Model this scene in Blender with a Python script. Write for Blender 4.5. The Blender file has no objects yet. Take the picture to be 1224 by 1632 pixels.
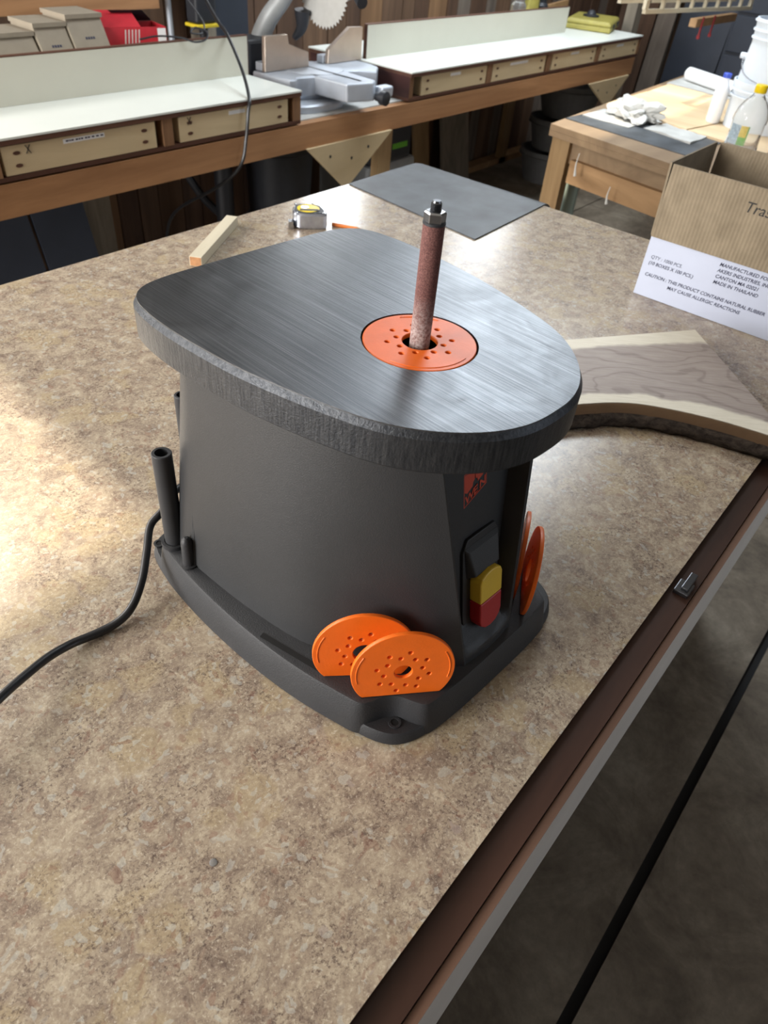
import bpy, bmesh, math, random
from mathutils import Vector, Matrix
random.seed(7)
S = bpy.context.scene
COL = S.collection
PI = math.pi

# ------------------------------------------------------------------ camera
T = 0.90                      # height of the laminate worktop
cam_d = bpy.data.cameras.new('camera'); cam = bpy.data.objects.new('camera', cam_d); COL.objects.link(cam)
right = Vector((0.63450319, -0.7689062, 0.07866991))
down = Vector((-0.47271224, -0.4665698, -0.74756656))
fwd = Vector((0.61151357, 0.43714514, -0.6595114))
m = Matrix((right, -down, -fwd)).transposed().to_4x4()
m.translation = (0, 0, T + 0.604)
cam.matrix_world = m
cam_d.sensor_fit = 'VERTICAL'; cam_d.sensor_height = 24.0
cam_d.lens = 1144.0 / 1632.0 * 24.0
cam_d.clip_start = 0.01
cam_d.dof.use_dof = True; cam_d.dof.focus_distance = 0.72; cam_d.dof.aperture_fstop = 7.0
S.camera = cam

# ------------------------------------------------------------------ light
w = bpy.data.worlds.new('sky'); S.world = w; w.use_nodes = True
bg = w.node_tree.nodes['Background']; bg.inputs[0].default_value = (0.75, 0.86, 1.0, 1); bg.inputs[1].default_value = 1.0

def sun(dirv, energy, col, ang):
    d = bpy.data.lights.new('sun', 'SUN'); d.energy = energy; d.color = col; d.angle = ang
    o = bpy.data.objects.new('sun', d); COL.objects.link(o)
    o.rotation_euler = Vector(dirv).to_track_quat('-Z', 'Y').to_euler()
    o.location = (0.5, 6, 6)
sun((-0.105 * 0.8, -0.995 * 0.8, -0.58), 5.2, (1.0, 0.86, 0.66), math.radians(1.2))

def area(name, loc, dirv, sx, sy, power, col):
    d = bpy.data.lights.new(name, 'AREA'); d.shape = 'RECTANGLE'; d.size = sx; d.size_y = sy
    d.energy = power; d.color = col
    o = bpy.data.objects.new(name, d); COL.objects.link(o); o.location = loc
    z = -Vector(dirv).normalized(); up = Vector((0, 0, 1)) if abs(z.z) < .9 else Vector((0, 1, 0))
    x = up.cross(z).normalized(); y = z.cross(x)
    o.matrix_world = Matrix.Translation(loc) @ Matrix((x, y, z)).transposed().to_4x4()
# daylight coming in through the openings of the shell (skylight, windows, door)
area('daylight_skylight', (3.6, 1.75, 2.98), (0, 0, -1), 1.8, 0.95, 62, (0.86, 0.94, 1.0))
area('daylight_window_left', (-0.25, 2.98, 2.19), (0, -1, 0), 1.7, 1.0, 55, (1.0, 0.95, 0.88))
area('daylight_window_saw', (3.31, 2.98, 1.85), (0, -1, 0), 0.46, 0.5, 9, (0.92, 0.96, 1.0))
area('daylight_window_bench', (5.1, 2.98, 2.5), (0, -1, 0), 0.95, 0.46, 15, (0.92, 0.96, 1.0))
area('daylight_door', (-2.98, 1.95, 1.75), (1, 0, 0), 1.8, 1.7, 215, (1.0, 0.97, 0.93))
area('daylight_front', (2.2, -2.98, 1.6), (0, 1, 0), 2.4, 1.6, 9, (0.80, 0.90, 1.0))
S.view_settings.view_transform = 'Standard'; S.view_settings.look = 'None'
S.view_settings.gamma = 1.0; S.view_settings.use_curve_mapping = False
S.view_settings.exposure = 0.35

# ------------------------------------------------------------------ helpers
def srgb(r, g, b):
    def f(c):
        c /= 255.0
        return c / 12.92 if c <= 0.04045 else ((c + 0.055) / 1.055) ** 2.4
    return (f(r), f(g), f(b), 1.0)

class NT:
    def __init__(s, name):
        s.m = bpy.data.materials.new(name); s.m.use_nodes = True
        s.t = s.m.node_tree; s.p = s.t.nodes['Principled BSDF']
    def n(s, typ, **kw):
        n = s.t.nodes.new(typ)
        for k, v in kw.items():
            if k.startswith('i_'):
                key = k[2:]
                n.inputs[int(key) if key.isdigit() else key.replace('_', ' ')].default_value = v
            else: setattr(n, k, v)
        return n
    def l(s, a, b): s.t.links.new(a, b)
    def coord(s, scale=(1, 1, 1), kind='Object', rot=(0, 0, 0)):
        c = s.n('ShaderNodeTexCoord'); mp = s.n('ShaderNodeMapping')
        mp.inputs['Scale'].default_value = scale; mp.inputs['Rotation'].default_value = rot
        s.l(c.outputs[kind], mp.inputs['Vector']); return mp.outputs['Vector']
    def noise(s, vec, scale, detail=4, rough=.55, dist=0):
        n = s.n('ShaderNodeTexNoise'); n.inputs['Scale'].default_value = scale
        n.inputs['Detail'].default_value = detail; n.inputs['Roughness'].default_value = rough
        n.inputs['Distortion'].default_value = dist
        s.l(vec, n.inputs['Vector']); return n.outputs['Fac']
    def voro(s, vec, scale, out='Distance', feature='F1'):
        n = s.n('ShaderNodeTexVoronoi'); n.feature = feature; n.inputs['Scale'].default_value = scale
        s.l(vec, n.inputs['Vector']); return n.outputs[out]
    def ramp(s, fac, stops):
        r = s.n('ShaderNodeValToRGB'); e = r.color_ramp.elements
        while len(e) < len(stops): e.new(0.5)
        for el, (p, c) in zip(e, stops): el.position = p; el.color = c if len(c) == 4 else (*c, 1)
        s.l(fac, r.inputs['Fac']); return r.outputs['Color']
    def mix(s, fac, a, b, typ='MIX'):
        x = s.n('ShaderNodeMixRGB', blend_type=typ)
        for i, v in ((0, fac), (1, a), (2, b)):
            if hasattr(v, 'is_linked'): s.l(v, x.inputs[i])
            elif i == 0: x.inputs[0].default_value = v
            else: x.inputs[i].default_value = v
        return x.outputs[0]
    def bump(s, h, strength=.2, dist=.001):
        b = s.n('ShaderNodeBump'); b.inputs['Strength'].default_value = strength; b.inputs['Distance'].default_value = dist
        s.l(h, b.inputs['Height']); s.l(b.outputs['Normal'], s.p.inputs['Normal'])
    def base(s, c):
        if hasattr(c, 'is_linked'): s.l(c, s.p.inputs['Base Color'])
        else: s.p.inputs['Base Color'].default_value = c
    def set(s, rough=.5, metal=0, spec=.5, **kw):
        s.p.inputs['Roughness'].default_value = rough; s.p.inputs['Metallic'].default_value = metal
        s.p.inputs['Specular IOR Level'].default_value = spec
        for k, v in kw.items(): s.p.inputs[k.replace('_', ' ')].default_value = v
        return s.m

def plain(name, c, rough=.5, metal=0, var=.12, scale=30, bump=0, bscale=200, spec=.5, **kw):
    k = NT(name); v = k.coord()
    f = k.noise(v, scale, 5)
    d = (c[0] * (1 - var), c[1] * (1 - var), c[2] * (1 - var), 1); e = tuple(min(1, x * (1 + var)) for x in c[:3]) + (1,)
    k.base(k.ramp(f, [(.3, d), (.7, e)]))
    if bump: k.bump(k.noise(v, bscale, 3), bump, .001)
    return k.set(rough, metal, spec, **kw)

def wood(name, a, b, axis='x', scale=14, stretch=14, rough=.6, knots=True, spec=.35):
    k = NT(name); sc = {'x': (1, stretch, stretch), 'y': (stretch, 1, stretch), 'z': (stretch, stretch, 1)}[axis]
    v = k.coord(tuple(x * .28 for x in sc))
    f = k.noise(v, scale * .3, 6, .65, .9)
    c = k.ramp(f, [(.3, a), (.52, tuple((p + q) / 2 for p, q in zip(a, b))), (.7, b)])
    v2 = k.coord(tuple(.3 + .12 * x for x in sc))
    g = k.noise(v2, 3.0, 3, .5, .3)
    c = k.mix(.35, c, k.ramp(g, [(.35, (.45, .42, .40, 1)), (.65, (1, 1, 1, 1))]), 'MULTIPLY')
    k.base(c); k.bump(f, .15, .001)
    return k.set(rough, 0, spec)

def new_bm(): return bmesh.new()
def box(bm, x0, x1, y0, y1, z0, z1, mat=None):
    vs = [bm.verts.new(p) for p in ((x0, y0, z0), (x1, y0, z0), (x1, y1, z0), (x0, y1, z0), (x0, y0, z1), (x1, y0, z1), (x1, y1, z1), (x0, y1, z1))]
    for f in ((3, 2, 1, 0), (4, 5, 6, 7), (0, 1, 5, 4), (1, 2, 6, 5), (2, 3, 7, 6), (3, 0, 4, 7)):
        bm.faces.new([vs[i] for i in f])
    if mat is not None: bmesh.ops.transform(bm, matrix=mat, verts=vs)
    return vs
def loft(bm, rings, cap0=True, cap1=True):
    rs = [[bm.verts.new(p) for p in r] for r in rings]; n = len(rs[0])
    for a, b in zip(rs, rs[1:]):
        for i in range(n):
            bm.faces.new((a[i], a[(i + 1) % n], b[(i + 1) % n], b[i]))
    if cap0: bm.faces.new(rs[0][::-1])
    if cap1: bm.faces.new(rs[-1])
    return rs
def prism(bm, pts, z0, z1): return loft(bm, [[(x, y, z0) for x, y in pts], [(x, y, z1) for x, y in pts]])
def catmull(pts, n=8):
    P = [Vector(p) for p in pts]; P = [2 * P[0] - P[1]] + P + [2 * P[-1] - P[-2]]; out = []
    for i in range(1, len(P) - 2):
        for k in range(n):
            t = k / n; a, b, c, d = P[i - 1], P[i], P[i + 1], P[i + 2]
            out.append(.5 * ((2 * b) + (c - a) * t + (2 * a - 5 * b + 4 * c - d) * t * t + (3 * b - a - 3 * c + d) * t ** 3))
    out.append(P[-2]); return out
def tube(bm, pts, r, seg=10, caps=True):
    P = [Vector(p) for p in pts]; rings = []; prev = None
    for i, p in enumerate(P):
        d = (P[min(i + 1, len(P) - 1)] - P[max(i - 1, 0)]).normalized()
        if prev is None:
            up = Vector((0, 0, 1)) if abs(d.z) < .9 else Vector((1, 0, 0)); x = up.cross(d).normalized()
        else: x = (prev - d * prev.dot(d)).normalized()
        prev = x; y = d.cross(x); rr = r[i] if isinstance(r, (list, tuple)) else r
        rings.append([p + rr * (math.cos(2 * PI * k / seg) * x + math.sin(2 * PI * k / seg) * y) for k in range(seg)])
    loft(bm, rings, caps, caps)
def lathe(bm, prof, seg=32, c=(0, 0), caps=True):
    loft(bm, [[(c[0] + r * math.cos(2 * PI * k / seg), c[1] + r * math.sin(2 * PI * k / seg), z) for k in range(seg)] for r, z in prof], caps, caps)
def circ(r, n=32, c=(0, 0)): return [(c[0] + r * math.cos(2 * PI * k / n), c[1] + r * math.sin(2 * PI * k / n)) for k in range(n)]

def shape_mesh(loops, depth, bevel=0, bres=2):
    """flat shape with holes, given thickness, as a bmesh centred on z=0"""
    cu = bpy.data.curves.new('tmp', 'CURVE'); cu.dimensions = '2D'; cu.fill_mode = 'BOTH'
    cu.extrude = max(depth / 2 - bevel, 0); cu.bevel_depth = bevel; cu.bevel_resolution = bres
    cu.offset = -bevel
    for lp in loops:
        sp = cu.splines.new('POLY'); sp.points.add(len(lp) - 1); sp.use_cyclic_u = True
        for q, (x, y) in zip(sp.points, lp): q.co = (x, y, 0, 1)
    return _cbm(cu)
def _cbm(cu):
    o = bpy.data.objects.new('tmp', cu); COL.objects.link(o)
    dg = bpy.context.evaluated_depsgraph_get(); dg.update()
    me = bpy.data.meshes.new_from_object(o.evaluated_get(dg)); bm = bmesh.new(); bm.from_mesh(me)
    bpy.data.objects.remove(o); bpy.data.meshes.remove(me); bpy.data.curves.remove(cu)
    return bm
def text_bm(s, size, shear=0, extr=.0002, align='LEFT', sx=1.0, off=0):
    cu = bpy.data.curves.new('tmp', 'FONT'); cu.body = s; cu.size = size; cu.shear = shear; cu.extrude = extr; cu.align_x = align
    cu.offset = off; cu.resolution_u = 3
    bm = _cbm(cu)
    if sx != 1: bmesh.ops.scale(bm, vec=(sx, 1, 1), verts=bm.verts)
    return bm
def xf(bm, mat): bmesh.ops.transform(bm, matrix=mat, verts=bm.verts); return bm
def frame(o, x, y):
    x = Vector(x).normalized(); y = Vector(y).normalized(); z = x.cross(y)
    mm = Matrix((x, y, z)).transposed().to_4x4(); mm.translation = o; return mm

def obj(name, bm, mat, parent=None, smooth=False, local=False, bevel=0, bseg=2, angle=35):
    if parent is not None and not local:
        pm = Matrix.Translation(parent.location) @ parent.rotation_euler.to_matrix().to_4x4()
        if parent.parent is not None:
            g = parent.parent; pm = (Matrix.Translation(g.location) @ g.rotation_euler.to_matrix().to_4x4()) @ pm
        bmesh.ops.transform(bm, matrix=pm.inverted(), verts=bm.verts)
    bmesh.ops.recalc_face_normals(bm, faces=bm.faces)
    me = bpy.data.meshes.new(name); bm.to_mesh(me); bm.free()
    o = bpy.data.objects.new(name, me); COL.objects.link(o); o.parent = parent
    if mat: me.materials.append(mat)
    if smooth:
        for p in me.polygons: p.use_smooth = True
        me.set_sharp_from_angle(angle=math.radians(angle))
    if bevel:
        b = o.modifiers.new('bevel', 'BEVEL'); b.width = bevel; b.segments = bseg; b.limit_method = 'ANGLE'; b.angle_limit = math.radians(40)
    return o
def bx(name, x0, x1, y0, y1, z0, z1, mat, parent=None, bevel=0, local=False):
    bm = new_bm(); box(bm, x0, x1, y0, y1, z0, z1); return obj(name, bm, mat, parent, bevel=bevel, local=local)
def tag(o, label, cat, group=None):
    o['label'] = label; o['category'] = cat
    if group: o['group'] = group
    return o
def thing(name, label, cat, loc=(0, 0, 0), rz=0, group=None):
    o = bpy.data.objects.new(name, None); COL.objects.link(o); o.location = loc; o.rotation_euler = (0, 0, rz)
    o.empty_display_size = .05
    return tag(o, label, cat, group)
def struct(o): o['kind'] = 'structure'; return o

# ------------------------------------------------------------------ materials
def mat_laminate():
    k = NT('laminate'); v = k.coord()
    warp = k.n('ShaderNodeTexNoise'); warp.inputs['Scale'].default_value = 30; warp.inputs['Detail'].default_value = 6
    k.l(v, warp.inputs['Vector'])
    vv = k.n('ShaderNodeVectorMath', operation='MULTIPLY_ADD'); k.l(warp.outputs['Color'], vv.inputs[0])
    vv.inputs[1].default_value = (.035, .035, .035); k.l(v, vv.inputs[2]); wv = vv.outputs[0]
    big = k.noise(wv, 40, 9, .8, .15)
    c = k.ramp(big, [(.33, srgb(108, 93, 84)), (.43, srgb(146, 130, 115)), (.53, srgb(172, 157, 137)), (.66, srgb(196, 183, 161))])
    # large ochre flakes with soft torn edges
    cell = k.voro(wv, 24, 'Color'); sep = k.n('ShaderNodeSeparateColor'); k.l(cell, sep.inputs[0])
    fl = k.ramp(sep.outputs[0], [(.70, (0, 0, 0, 1)), (.74, (1, 1, 1, 1))])
    och = k.ramp(k.noise(wv, 150, 6, .75), [(.3, srgb(152, 134, 107)), (.7, srgb(194, 177, 145))])
    edge = k.ramp(k.voro(wv, 24, 'Distance', 'DISTANCE_TO_EDGE'), [(.02, (0, 0, 0, 1)), (.12, (1, 1, 1, 1))])
    c = k.mix(k.mix(1, k.mix(1, fl, edge, 'MULTIPLY'), (.7, .7, .7, 1), 'MULTIPLY'), c, och)
    # dark brown crumbs gathered in clusters
    clus = k.ramp(k.noise(v, 22, 3, .5), [(.42, (.25, .25, .25, 1)), (.62, (1, 1, 1, 1))])
    dk = k.ramp(k.noise(v, 230, 6, .82, .3), [(.50, (0, 0, 0, 1)), (.60, (.85, .85, .85, 1))])
    c = k.mix(k.mix(1, dk, clus, 'MULTIPLY'), c, srgb(86, 70, 65))
    # fine light flecks and torn streaks
    lt = k.noise(v, 300, 6, .8, .35)
    c = k.mix(k.ramp(lt, [(.54, (0, 0, 0, 1)), (.63, (.7, .7, .7, 1))]), c, srgb(212, 200, 180))
    # small pale grey-green and reddish crystals
    c2 = k.voro(wv, 200, 'Color'); s2 = k.n('ShaderNodeSeparateColor'); k.l(c2, s2.inputs[0])
    c = k.mix(k.ramp(s2.outputs[1], [(.92, (0, 0, 0, 1)), (.95, (.40, .40, .40, 1))]), c, srgb(192, 193, 186))
    c = k.mix(k.ramp(s2.outputs[2], [(.93, (0, 0, 0, 1)), (.96, (.35, .35, .35, 1))]), c, srgb(132, 92, 78))
    k.base(c)
    k.bump(k.noise(v, 260, 3), .03, .0004)
    return k.set(.24, 0, .5)
M_lam = mat_laminate()
M_edge = plain('laminate_edge', srgb(58, 50, 46), .5)
M_walnut_strip = wood('dark_strip', srgb(48, 32, 27), srgb(82, 57, 46), 'x', 10, 12, .35)
M_ply = wood('ply_edge', srgb(92, 66, 52), srgb(126, 96, 78), 'x', 10, 20, .7)
M_melamine_grey = plain('grey_melamine', srgb(216, 212, 206), .5, var=.05, scale=6)
M_black = plain('black_plastic', srgb(40, 41, 43), .5, var=.05, bump=.25, bscale=900)
M_base = plain('black_base_plastic', srgb(40, 41, 44), .55, var=.08, bump=.35, bscale=700)
M_rubber = plain('black_rubber', srgb(40, 41, 44), .6)
M_dark = plain('dark_hole', srgb(14, 14, 15), .8)
M_cord = plain('cord_rubber', srgb(32, 33, 36), .35)
M_orange = plain('orange_plastic', srgb(234, 106, 24), .42, var=.06, scale=60, bump=.1, bscale=500)
def mat_table():
    k = NT('brushed_iron'); v = k.coord((1000, 7, 1000)); f = k.noise(v, 1.0, 5, .8)
    v2 = k.coord((90, 1.2, 90)); g = k.noise(v2, 1.0, 4, .6)
    v3 = k.coord(); b = k.noise(v3, 16, 4, .6, 1.2)
    c = k.ramp(f, [(.3, srgb(84, 87, 91)), (.5, srgb(112, 115, 119)), (.72, srgb(150, 152, 155))])
    c = k.mix(.18, c, k.ramp(g, [(.3, srgb(176, 178, 182)), (.7, srgb(236, 238, 240))]), 'MULTIPLY')
    k.base(c)
    r = k.ramp(b, [(.3, (.30, .30, .30, 1)), (.7, (.42, .42, .42, 1))]); k.l(r, k.p.inputs['Roughness'])
    k.bump(f, .30, .0004)
    k.set(.33, .92, .5); k.l(r, k.p.inputs['Roughness']); return k.m
M_table = mat_table()
def mat_cast():
    k = NT('cast_edge'); v = k.coord(); f = k.noise(v, 420, 4, .7); v2 = k.coord((1, 1, .10)); g = k.noise(v2, 520, 3, .6)
    k.base(k.ramp(g, [(.3, srgb(46, 49, 54)), (.75, srgb(82, 84, 87))]))
    k.bump(k.mix(.3, f, g), .7, .0010); return k.set(.40, .7)
M_cast = mat_cast()
M_darksteel = plain('dark_steel', srgb(104, 106, 110), .28, .95, var=.1)
M_steel = plain('bright_steel', srgb(190, 192, 196), .22, .95, var=.05)
M_grit = plain('sanding_sleeve', srgb(104, 66, 62), .85, var=.35, scale=700, bump=.6, bscale=900)
def mat_grit():
    k = NT('sanding_sleeve'); v = k.coord(); f = k.noise(v, 900, 4, .8)
    c = k.ramp(f, [(.35, srgb(70, 40, 40)), (.55, srgb(112, 72, 66)), (.75, srgb(150, 112, 104))])
    sx = k.n('ShaderNodeSeparateXYZ'); k.l(v, sx.inputs[0])
    mr = k.n('ShaderNodeMapRange'); k.l(sx.outputs[2], mr.inputs[0])
    mr.inputs[1].default_value = .362; mr.inputs[2].default_value = .325; mr.inputs[3].default_value = 0; mr.inputs[4].default_value = .75
    dust = k.mix(1, mr.outputs[0], k.ramp(k.noise(v, 420, 4, .7), [(.4, (.2, .2, .2, 1)), (.6, (1, 1, 1, 1))]), 'MULTIPLY')
    c = k.mix(dust, c, srgb(196, 186, 182)); k.base(c); k.bump(f, .5, .0008); return k.set(.85)
M_grit = mat_grit()
M_yellow = plain('switch_yellow', srgb(226, 190, 60), .45, var=.04)
M_red = plain('switch_red', srgb(176, 34, 40), .45, var=.04)
M_logo = plain('logo_orange', srgb(206, 70, 42), .5, var=.03)
M_white_lam = plain('white_laminate', srgb(226, 230, 224), .32, var=.03, scale=4)
M_fence = plain('cream_laminate', srgb(204, 202, 188), .45, var=.04, scale=3)
M_carcass = wood('reddish_carcass', srgb(72, 44, 36), srgb(112, 78, 62), 'x', 9, 12, .5)
M_divider = wood('divider_wood', srgb(112, 80, 56), srgb(158, 120, 88), 'z', 9, 12, .6)
M_beam = wood('beam_fir', srgb(146, 102, 68), srgb(200, 152, 108), 'x', 8, 14, .6)
M_drawer = wood('birch_ply', srgb(206, 184, 144), srgb(234, 214, 176), 'x', 6, 8, .55)
M_pine = wood('pine_stud', srgb(146, 118, 82), srgb(188, 158, 116), 'z', 8, 12, .6)
M_pine_x = wood('pine_rail', srgb(142, 110, 76), srgb(184, 148, 108), 'y', 8, 12, .6)
M_topply = wood('bench_ply', srgb(118, 96, 74), srgb(164, 140, 110), 'x', 7, 6, .6)
M_plank = [wood('wall_plank_%d' % i, a, b, 'z', 7, 16, .75) for i, (a, b) in enumerate((
    (srgb(84, 64, 50), srgb(128, 100, 78)), (srgb(98, 88, 80), srgb(140, 128, 116)), (srgb(70, 52, 42), srgb(108, 82, 64)), (srgb(112, 84, 60), srgb(150, 116, 84))))]
M_greypost = wood('grey_post', srgb(120, 112, 100), srgb(166, 156, 140), 'z', 8, 14, .7)
def mat_floor():
    k = NT('worn_floor'); v = k.coord(); f = k.noise(v, 5, 6, .7, .6); g = k.noise(v, 38, 5, .7)
    c = k.ramp(f, [(.3, srgb(92, 82, 70)), (.5, srgb(124, 113, 98)), (.7, srgb(152, 142, 126))])
    c = k.mix(.55, c, k.ramp(g, [(.3, (.45, .43, .40, 1)), (.7, (1, 1, 1, 1))]), 'MULTIPLY')
    k.base(c); k.bump(g, .3, .002); return k.set(.65)
M_floor = mat_floor()
M_seam = plain('floor_seam', srgb(24, 24, 26), .8)
M_mat = plain('black_mat', srgb(66, 71, 76), .5, var=.5, scale=11, bump=.15, bscale=300)
M_wall = plain('wall_board', srgb(94, 78, 64), .85, var=.15, scale=5)
M_darkwall = plain('dark_wall_board', srgb(64, 58, 54), .85, var=.15, scale=5)
M_ceil = plain('ceiling_board', srgb(158, 152, 144), .9, var=.1, scale=3)
M_kraft = None
def mat_kraft():
    k = NT('kraft_cardboard'); v = k.coord(); sx = k.n('ShaderNodeSeparateXYZ'); k.l(v, sx.inputs[0])
    wv = k.n('ShaderNodeMath', operation='SINE'); mu = k.n('ShaderNodeMath', operation='MULTIPLY'); mu.inputs[1].default_value = 900
    ad = k.n('ShaderNodeMath', operation='ADD'); k.l(sx.outputs[0], ad.inputs[0]); k.l(sx.outputs[1], ad.inputs[1])
    k.l(ad.outputs[0], mu.inputs[0]); k.l(mu.outputs[0], wv.inputs[0])
    f = k.noise(v, 24, 5); k.base(k.ramp(f, [(.3, srgb(120, 108, 90)), (.7, srgb(141, 128, 108))]))
    k.bump(wv.outputs[0], .35, .0006); return k.set(.8, 0, .25)
M_kraft = mat_kraft()
M_carton = plain('white_carton', srgb(178, 185, 204), .55, var=.03, scale=12)
M_ink = plain('ink', srgb(52, 54, 78), .7, var=.02)
M_marker = plain('marker_ink', srgb(34, 32, 32), .7, var=.02)
def mat_walnut():
    k = NT('walnut_face'); v = k.coord()
    at = k.n('ShaderNodeAttribute'); at.attribute_name = 'across'; t = at.outputs['Fac']
    lowf = k.noise(k.coord((.55, 1, 1)), 11, 2, .4, .6); fine = k.noise(k.coord((5, 60, 5)), 5, 5, .6)
    ad = k.n('ShaderNodeMath', operation='MULTIPLY_ADD'); k.l(lowf, ad.inputs[0]); ad.inputs[1].default_value = .85; k.l(t, ad.inputs[2])
    mu = k.n('ShaderNodeMath', operation='MULTIPLY'); k.l(ad.outputs[0], mu.inputs[0]); mu.inputs[1].default_value = 44
    sn = k.n('ShaderNodeMath', operation='SINE'); k.l(mu.outputs[0], sn.inputs[0])
    band = k.ramp(sn.outputs[0], [(.0, (.55, .55, .55, 1)), (.75, (.5, .5, .5, 1)), (.97, (.2, .2, .2, 1))])
    c = k.ramp(k.mix(.55, band, fine), [(.2, srgb(120, 107, 101)), (.5, srgb(158, 147, 141)), (.75, srgb(180, 170, 163))])
    wob = k.n('ShaderNodeMath', operation='MULTIPLY_ADD'); k.l(k.noise(v, 16, 3, .5), wob.inputs[0]); wob.inputs[1].default_value = .12; k.l(t, wob.inputs[2])
    sap = k.ramp(wob.outputs[0], [(.17, (1, 1, 1, 1)), (.20, (0, 0, 0, 1)), (.89, (0, 0, 0, 1)), (.93, (1, 1, 1, 1))])
    c = k.mix(sap, c, k.ramp(fine, [(.3, srgb(214, 208, 190)), (.7, srgb(232, 227, 212))])); k.base(c); return k.set(.5, 0, .3)
M_walnut = mat_walnut()
def mat_bark():
    k = NT('bark'); v = k.coord((1, 1, 2)); f = k.noise(v, 60, 6, .7, .5)
    k.base(k.ramp(f, [(.3, srgb(30, 28, 28)), (.7, srgb(92, 82, 74))])); k.bump(f, 1, .004); return k.set(.95, 0, .1)
M_bark = mat_bark()
M_cambium = wood('bark_inner', srgb(92, 70, 50), srgb(136, 110, 82), 'x', 9, 14, .8)
M_whitewood = wood('white_wood', srgb(208, 198, 172), srgb(234, 226, 204), 'x', 9, 16, .6)
M_endgrain = plain('end_grain', srgb(176, 128, 88), .8, var=.2, scale=120)
M_alu = plain('cast_aluminium', srgb(190, 197, 207), .42, .3, var=.06, scale=20)
M_alu2 = plain('brushed_fence', srgb(196, 180, 166), .35, .75, var=.08, scale=14)
M_blade = plain('blade_steel', srgb(196, 196, 192), .5, .35, var=.05)
M_sawgrey = plain('saw_grey_paint', srgb(150, 154, 156), .45, .1, var=.06)
M_sawdark = plain('saw_dark', srgb(38, 40, 46), .5)
M_dust = plain('dusty_top', srgb(196, 196, 192), .6, var=.12, scale=12)
M_paper = plain('white_paper', srgb(204, 204, 200), .7, var=.03)
M_papergrey = plain('grey_paper', srgb(186, 186, 182), .7, var=.1, scale=18)
M_pale_ply = wood('pale_ply', srgb(208, 178, 138), srgb(236, 212, 174), 'y', 6, 8, .6)
M_bucket = plain('white_pail', srgb(212, 220, 228), .4, var=.04, scale=9)
M_pailsolid = plain('white_jug', srgb(240, 241, 242), .4, var=.03, scale=9)
M_cap = plain('yellow_cap', srgb(228, 196, 20), .35, var=.05)
k = NT('clear_plastic'); k.base(k.ramp(k.noise(k.coord(), 20), [(.3, (.92, .94, .94, 1)), (.7, (.98, .98, .98, 1))]))
M_clear = k.set(.06, 0, .5, Transmission_Weight=.92, IOR=1.15)
M_lab_blue = plain('label_blue', srgb(150, 166, 176), .5, var=.3, scale=160)
M_lab_green = plain('label_green', srgb(112, 160, 88), .5, var=.15, scale=80)
M_lab_yel = plain('label_olive', srgb(196, 176, 92), .5, var=.2, scale=120)
M_redbox = plain('red_box', srgb(190, 42, 54), .45, var=.08)
M_cardgrey = plain('grey_cardboard', srgb(150, 140, 124), .8, var=.06)
M_yelkit = plain('yellow_case', srgb(160, 150, 74), .5, var=.1)
M_navy = plain('dark_navy_panel', srgb(44, 50, 62), .55, var=.12, scale=6)
M_tub = plain('grey_tub', srgb(98, 98, 98), .7, var=.1)
M_green = plain('green_badge', srgb(96, 168, 48), .5, var=.05)
M_hose = plain('black_hose', srgb(30, 31, 36), .5)
M_pvc = plain('pale_pipe', srgb(172, 190, 180), .4, var=.05)
M_tapeyel = plain('tape_yellow', srgb(232, 206, 50), .4, var=.08)
M_chrome = plain('tape_chrome', srgb(196, 202, 216), .2, .9, var=.05)
M_redcan = plain('red_metal', srgb(150, 40, 44), .5)

# ------------------------------------------------------------------ the room
fl = struct(bx('floor', -3, 6.8, -3, 3, -.05, -.012, M_seam))
mesh_cache = {}
xs = [-3, -2.6, -.16, 2.28, 4.72, 6.8]
ys = [-3, -2.55, -1.33, -.113, .79, 1.985, 3.0]
for i in range(len(xs) - 1):
    for j in range(len(ys) - 1):
        bm = new_bm(); g = .004
        box(bm, xs[i] + .002, xs[i + 1] - .002, ys[j] + (.011 if j == 3 else g), ys[j + 1] - (.011 if j == 2 else g), -.011, 0)
        obj('floor_panel', bm, M_floor, fl)
# ceiling with a skylight opening
bm = new_bm()
for a in ((-3, 6.8, -3, 1.26), (-3, 6.8, 2.24, 3.0), (-3, 2.68, 1.26, 2.24), (4.52, 6.8, 1.26, 2.24)): box(bm, *a, 3.0, 3.06)
struct(obj('ceiling', bm, M_ceil))
bm = new_bm()
for a in ((2.64, 4.56, 1.22, 1.26), (2.64, 4.56, 2.24, 2.28), (2.64, 2.68, 1.26, 2.24), (4.52, 4.56, 1.26, 2.24), (3.58, 3.62, 1.26, 2.24)): box(bm, *a, 2.985, 3.05)
struct(obj('window_1', bm, M_greypost))
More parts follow.
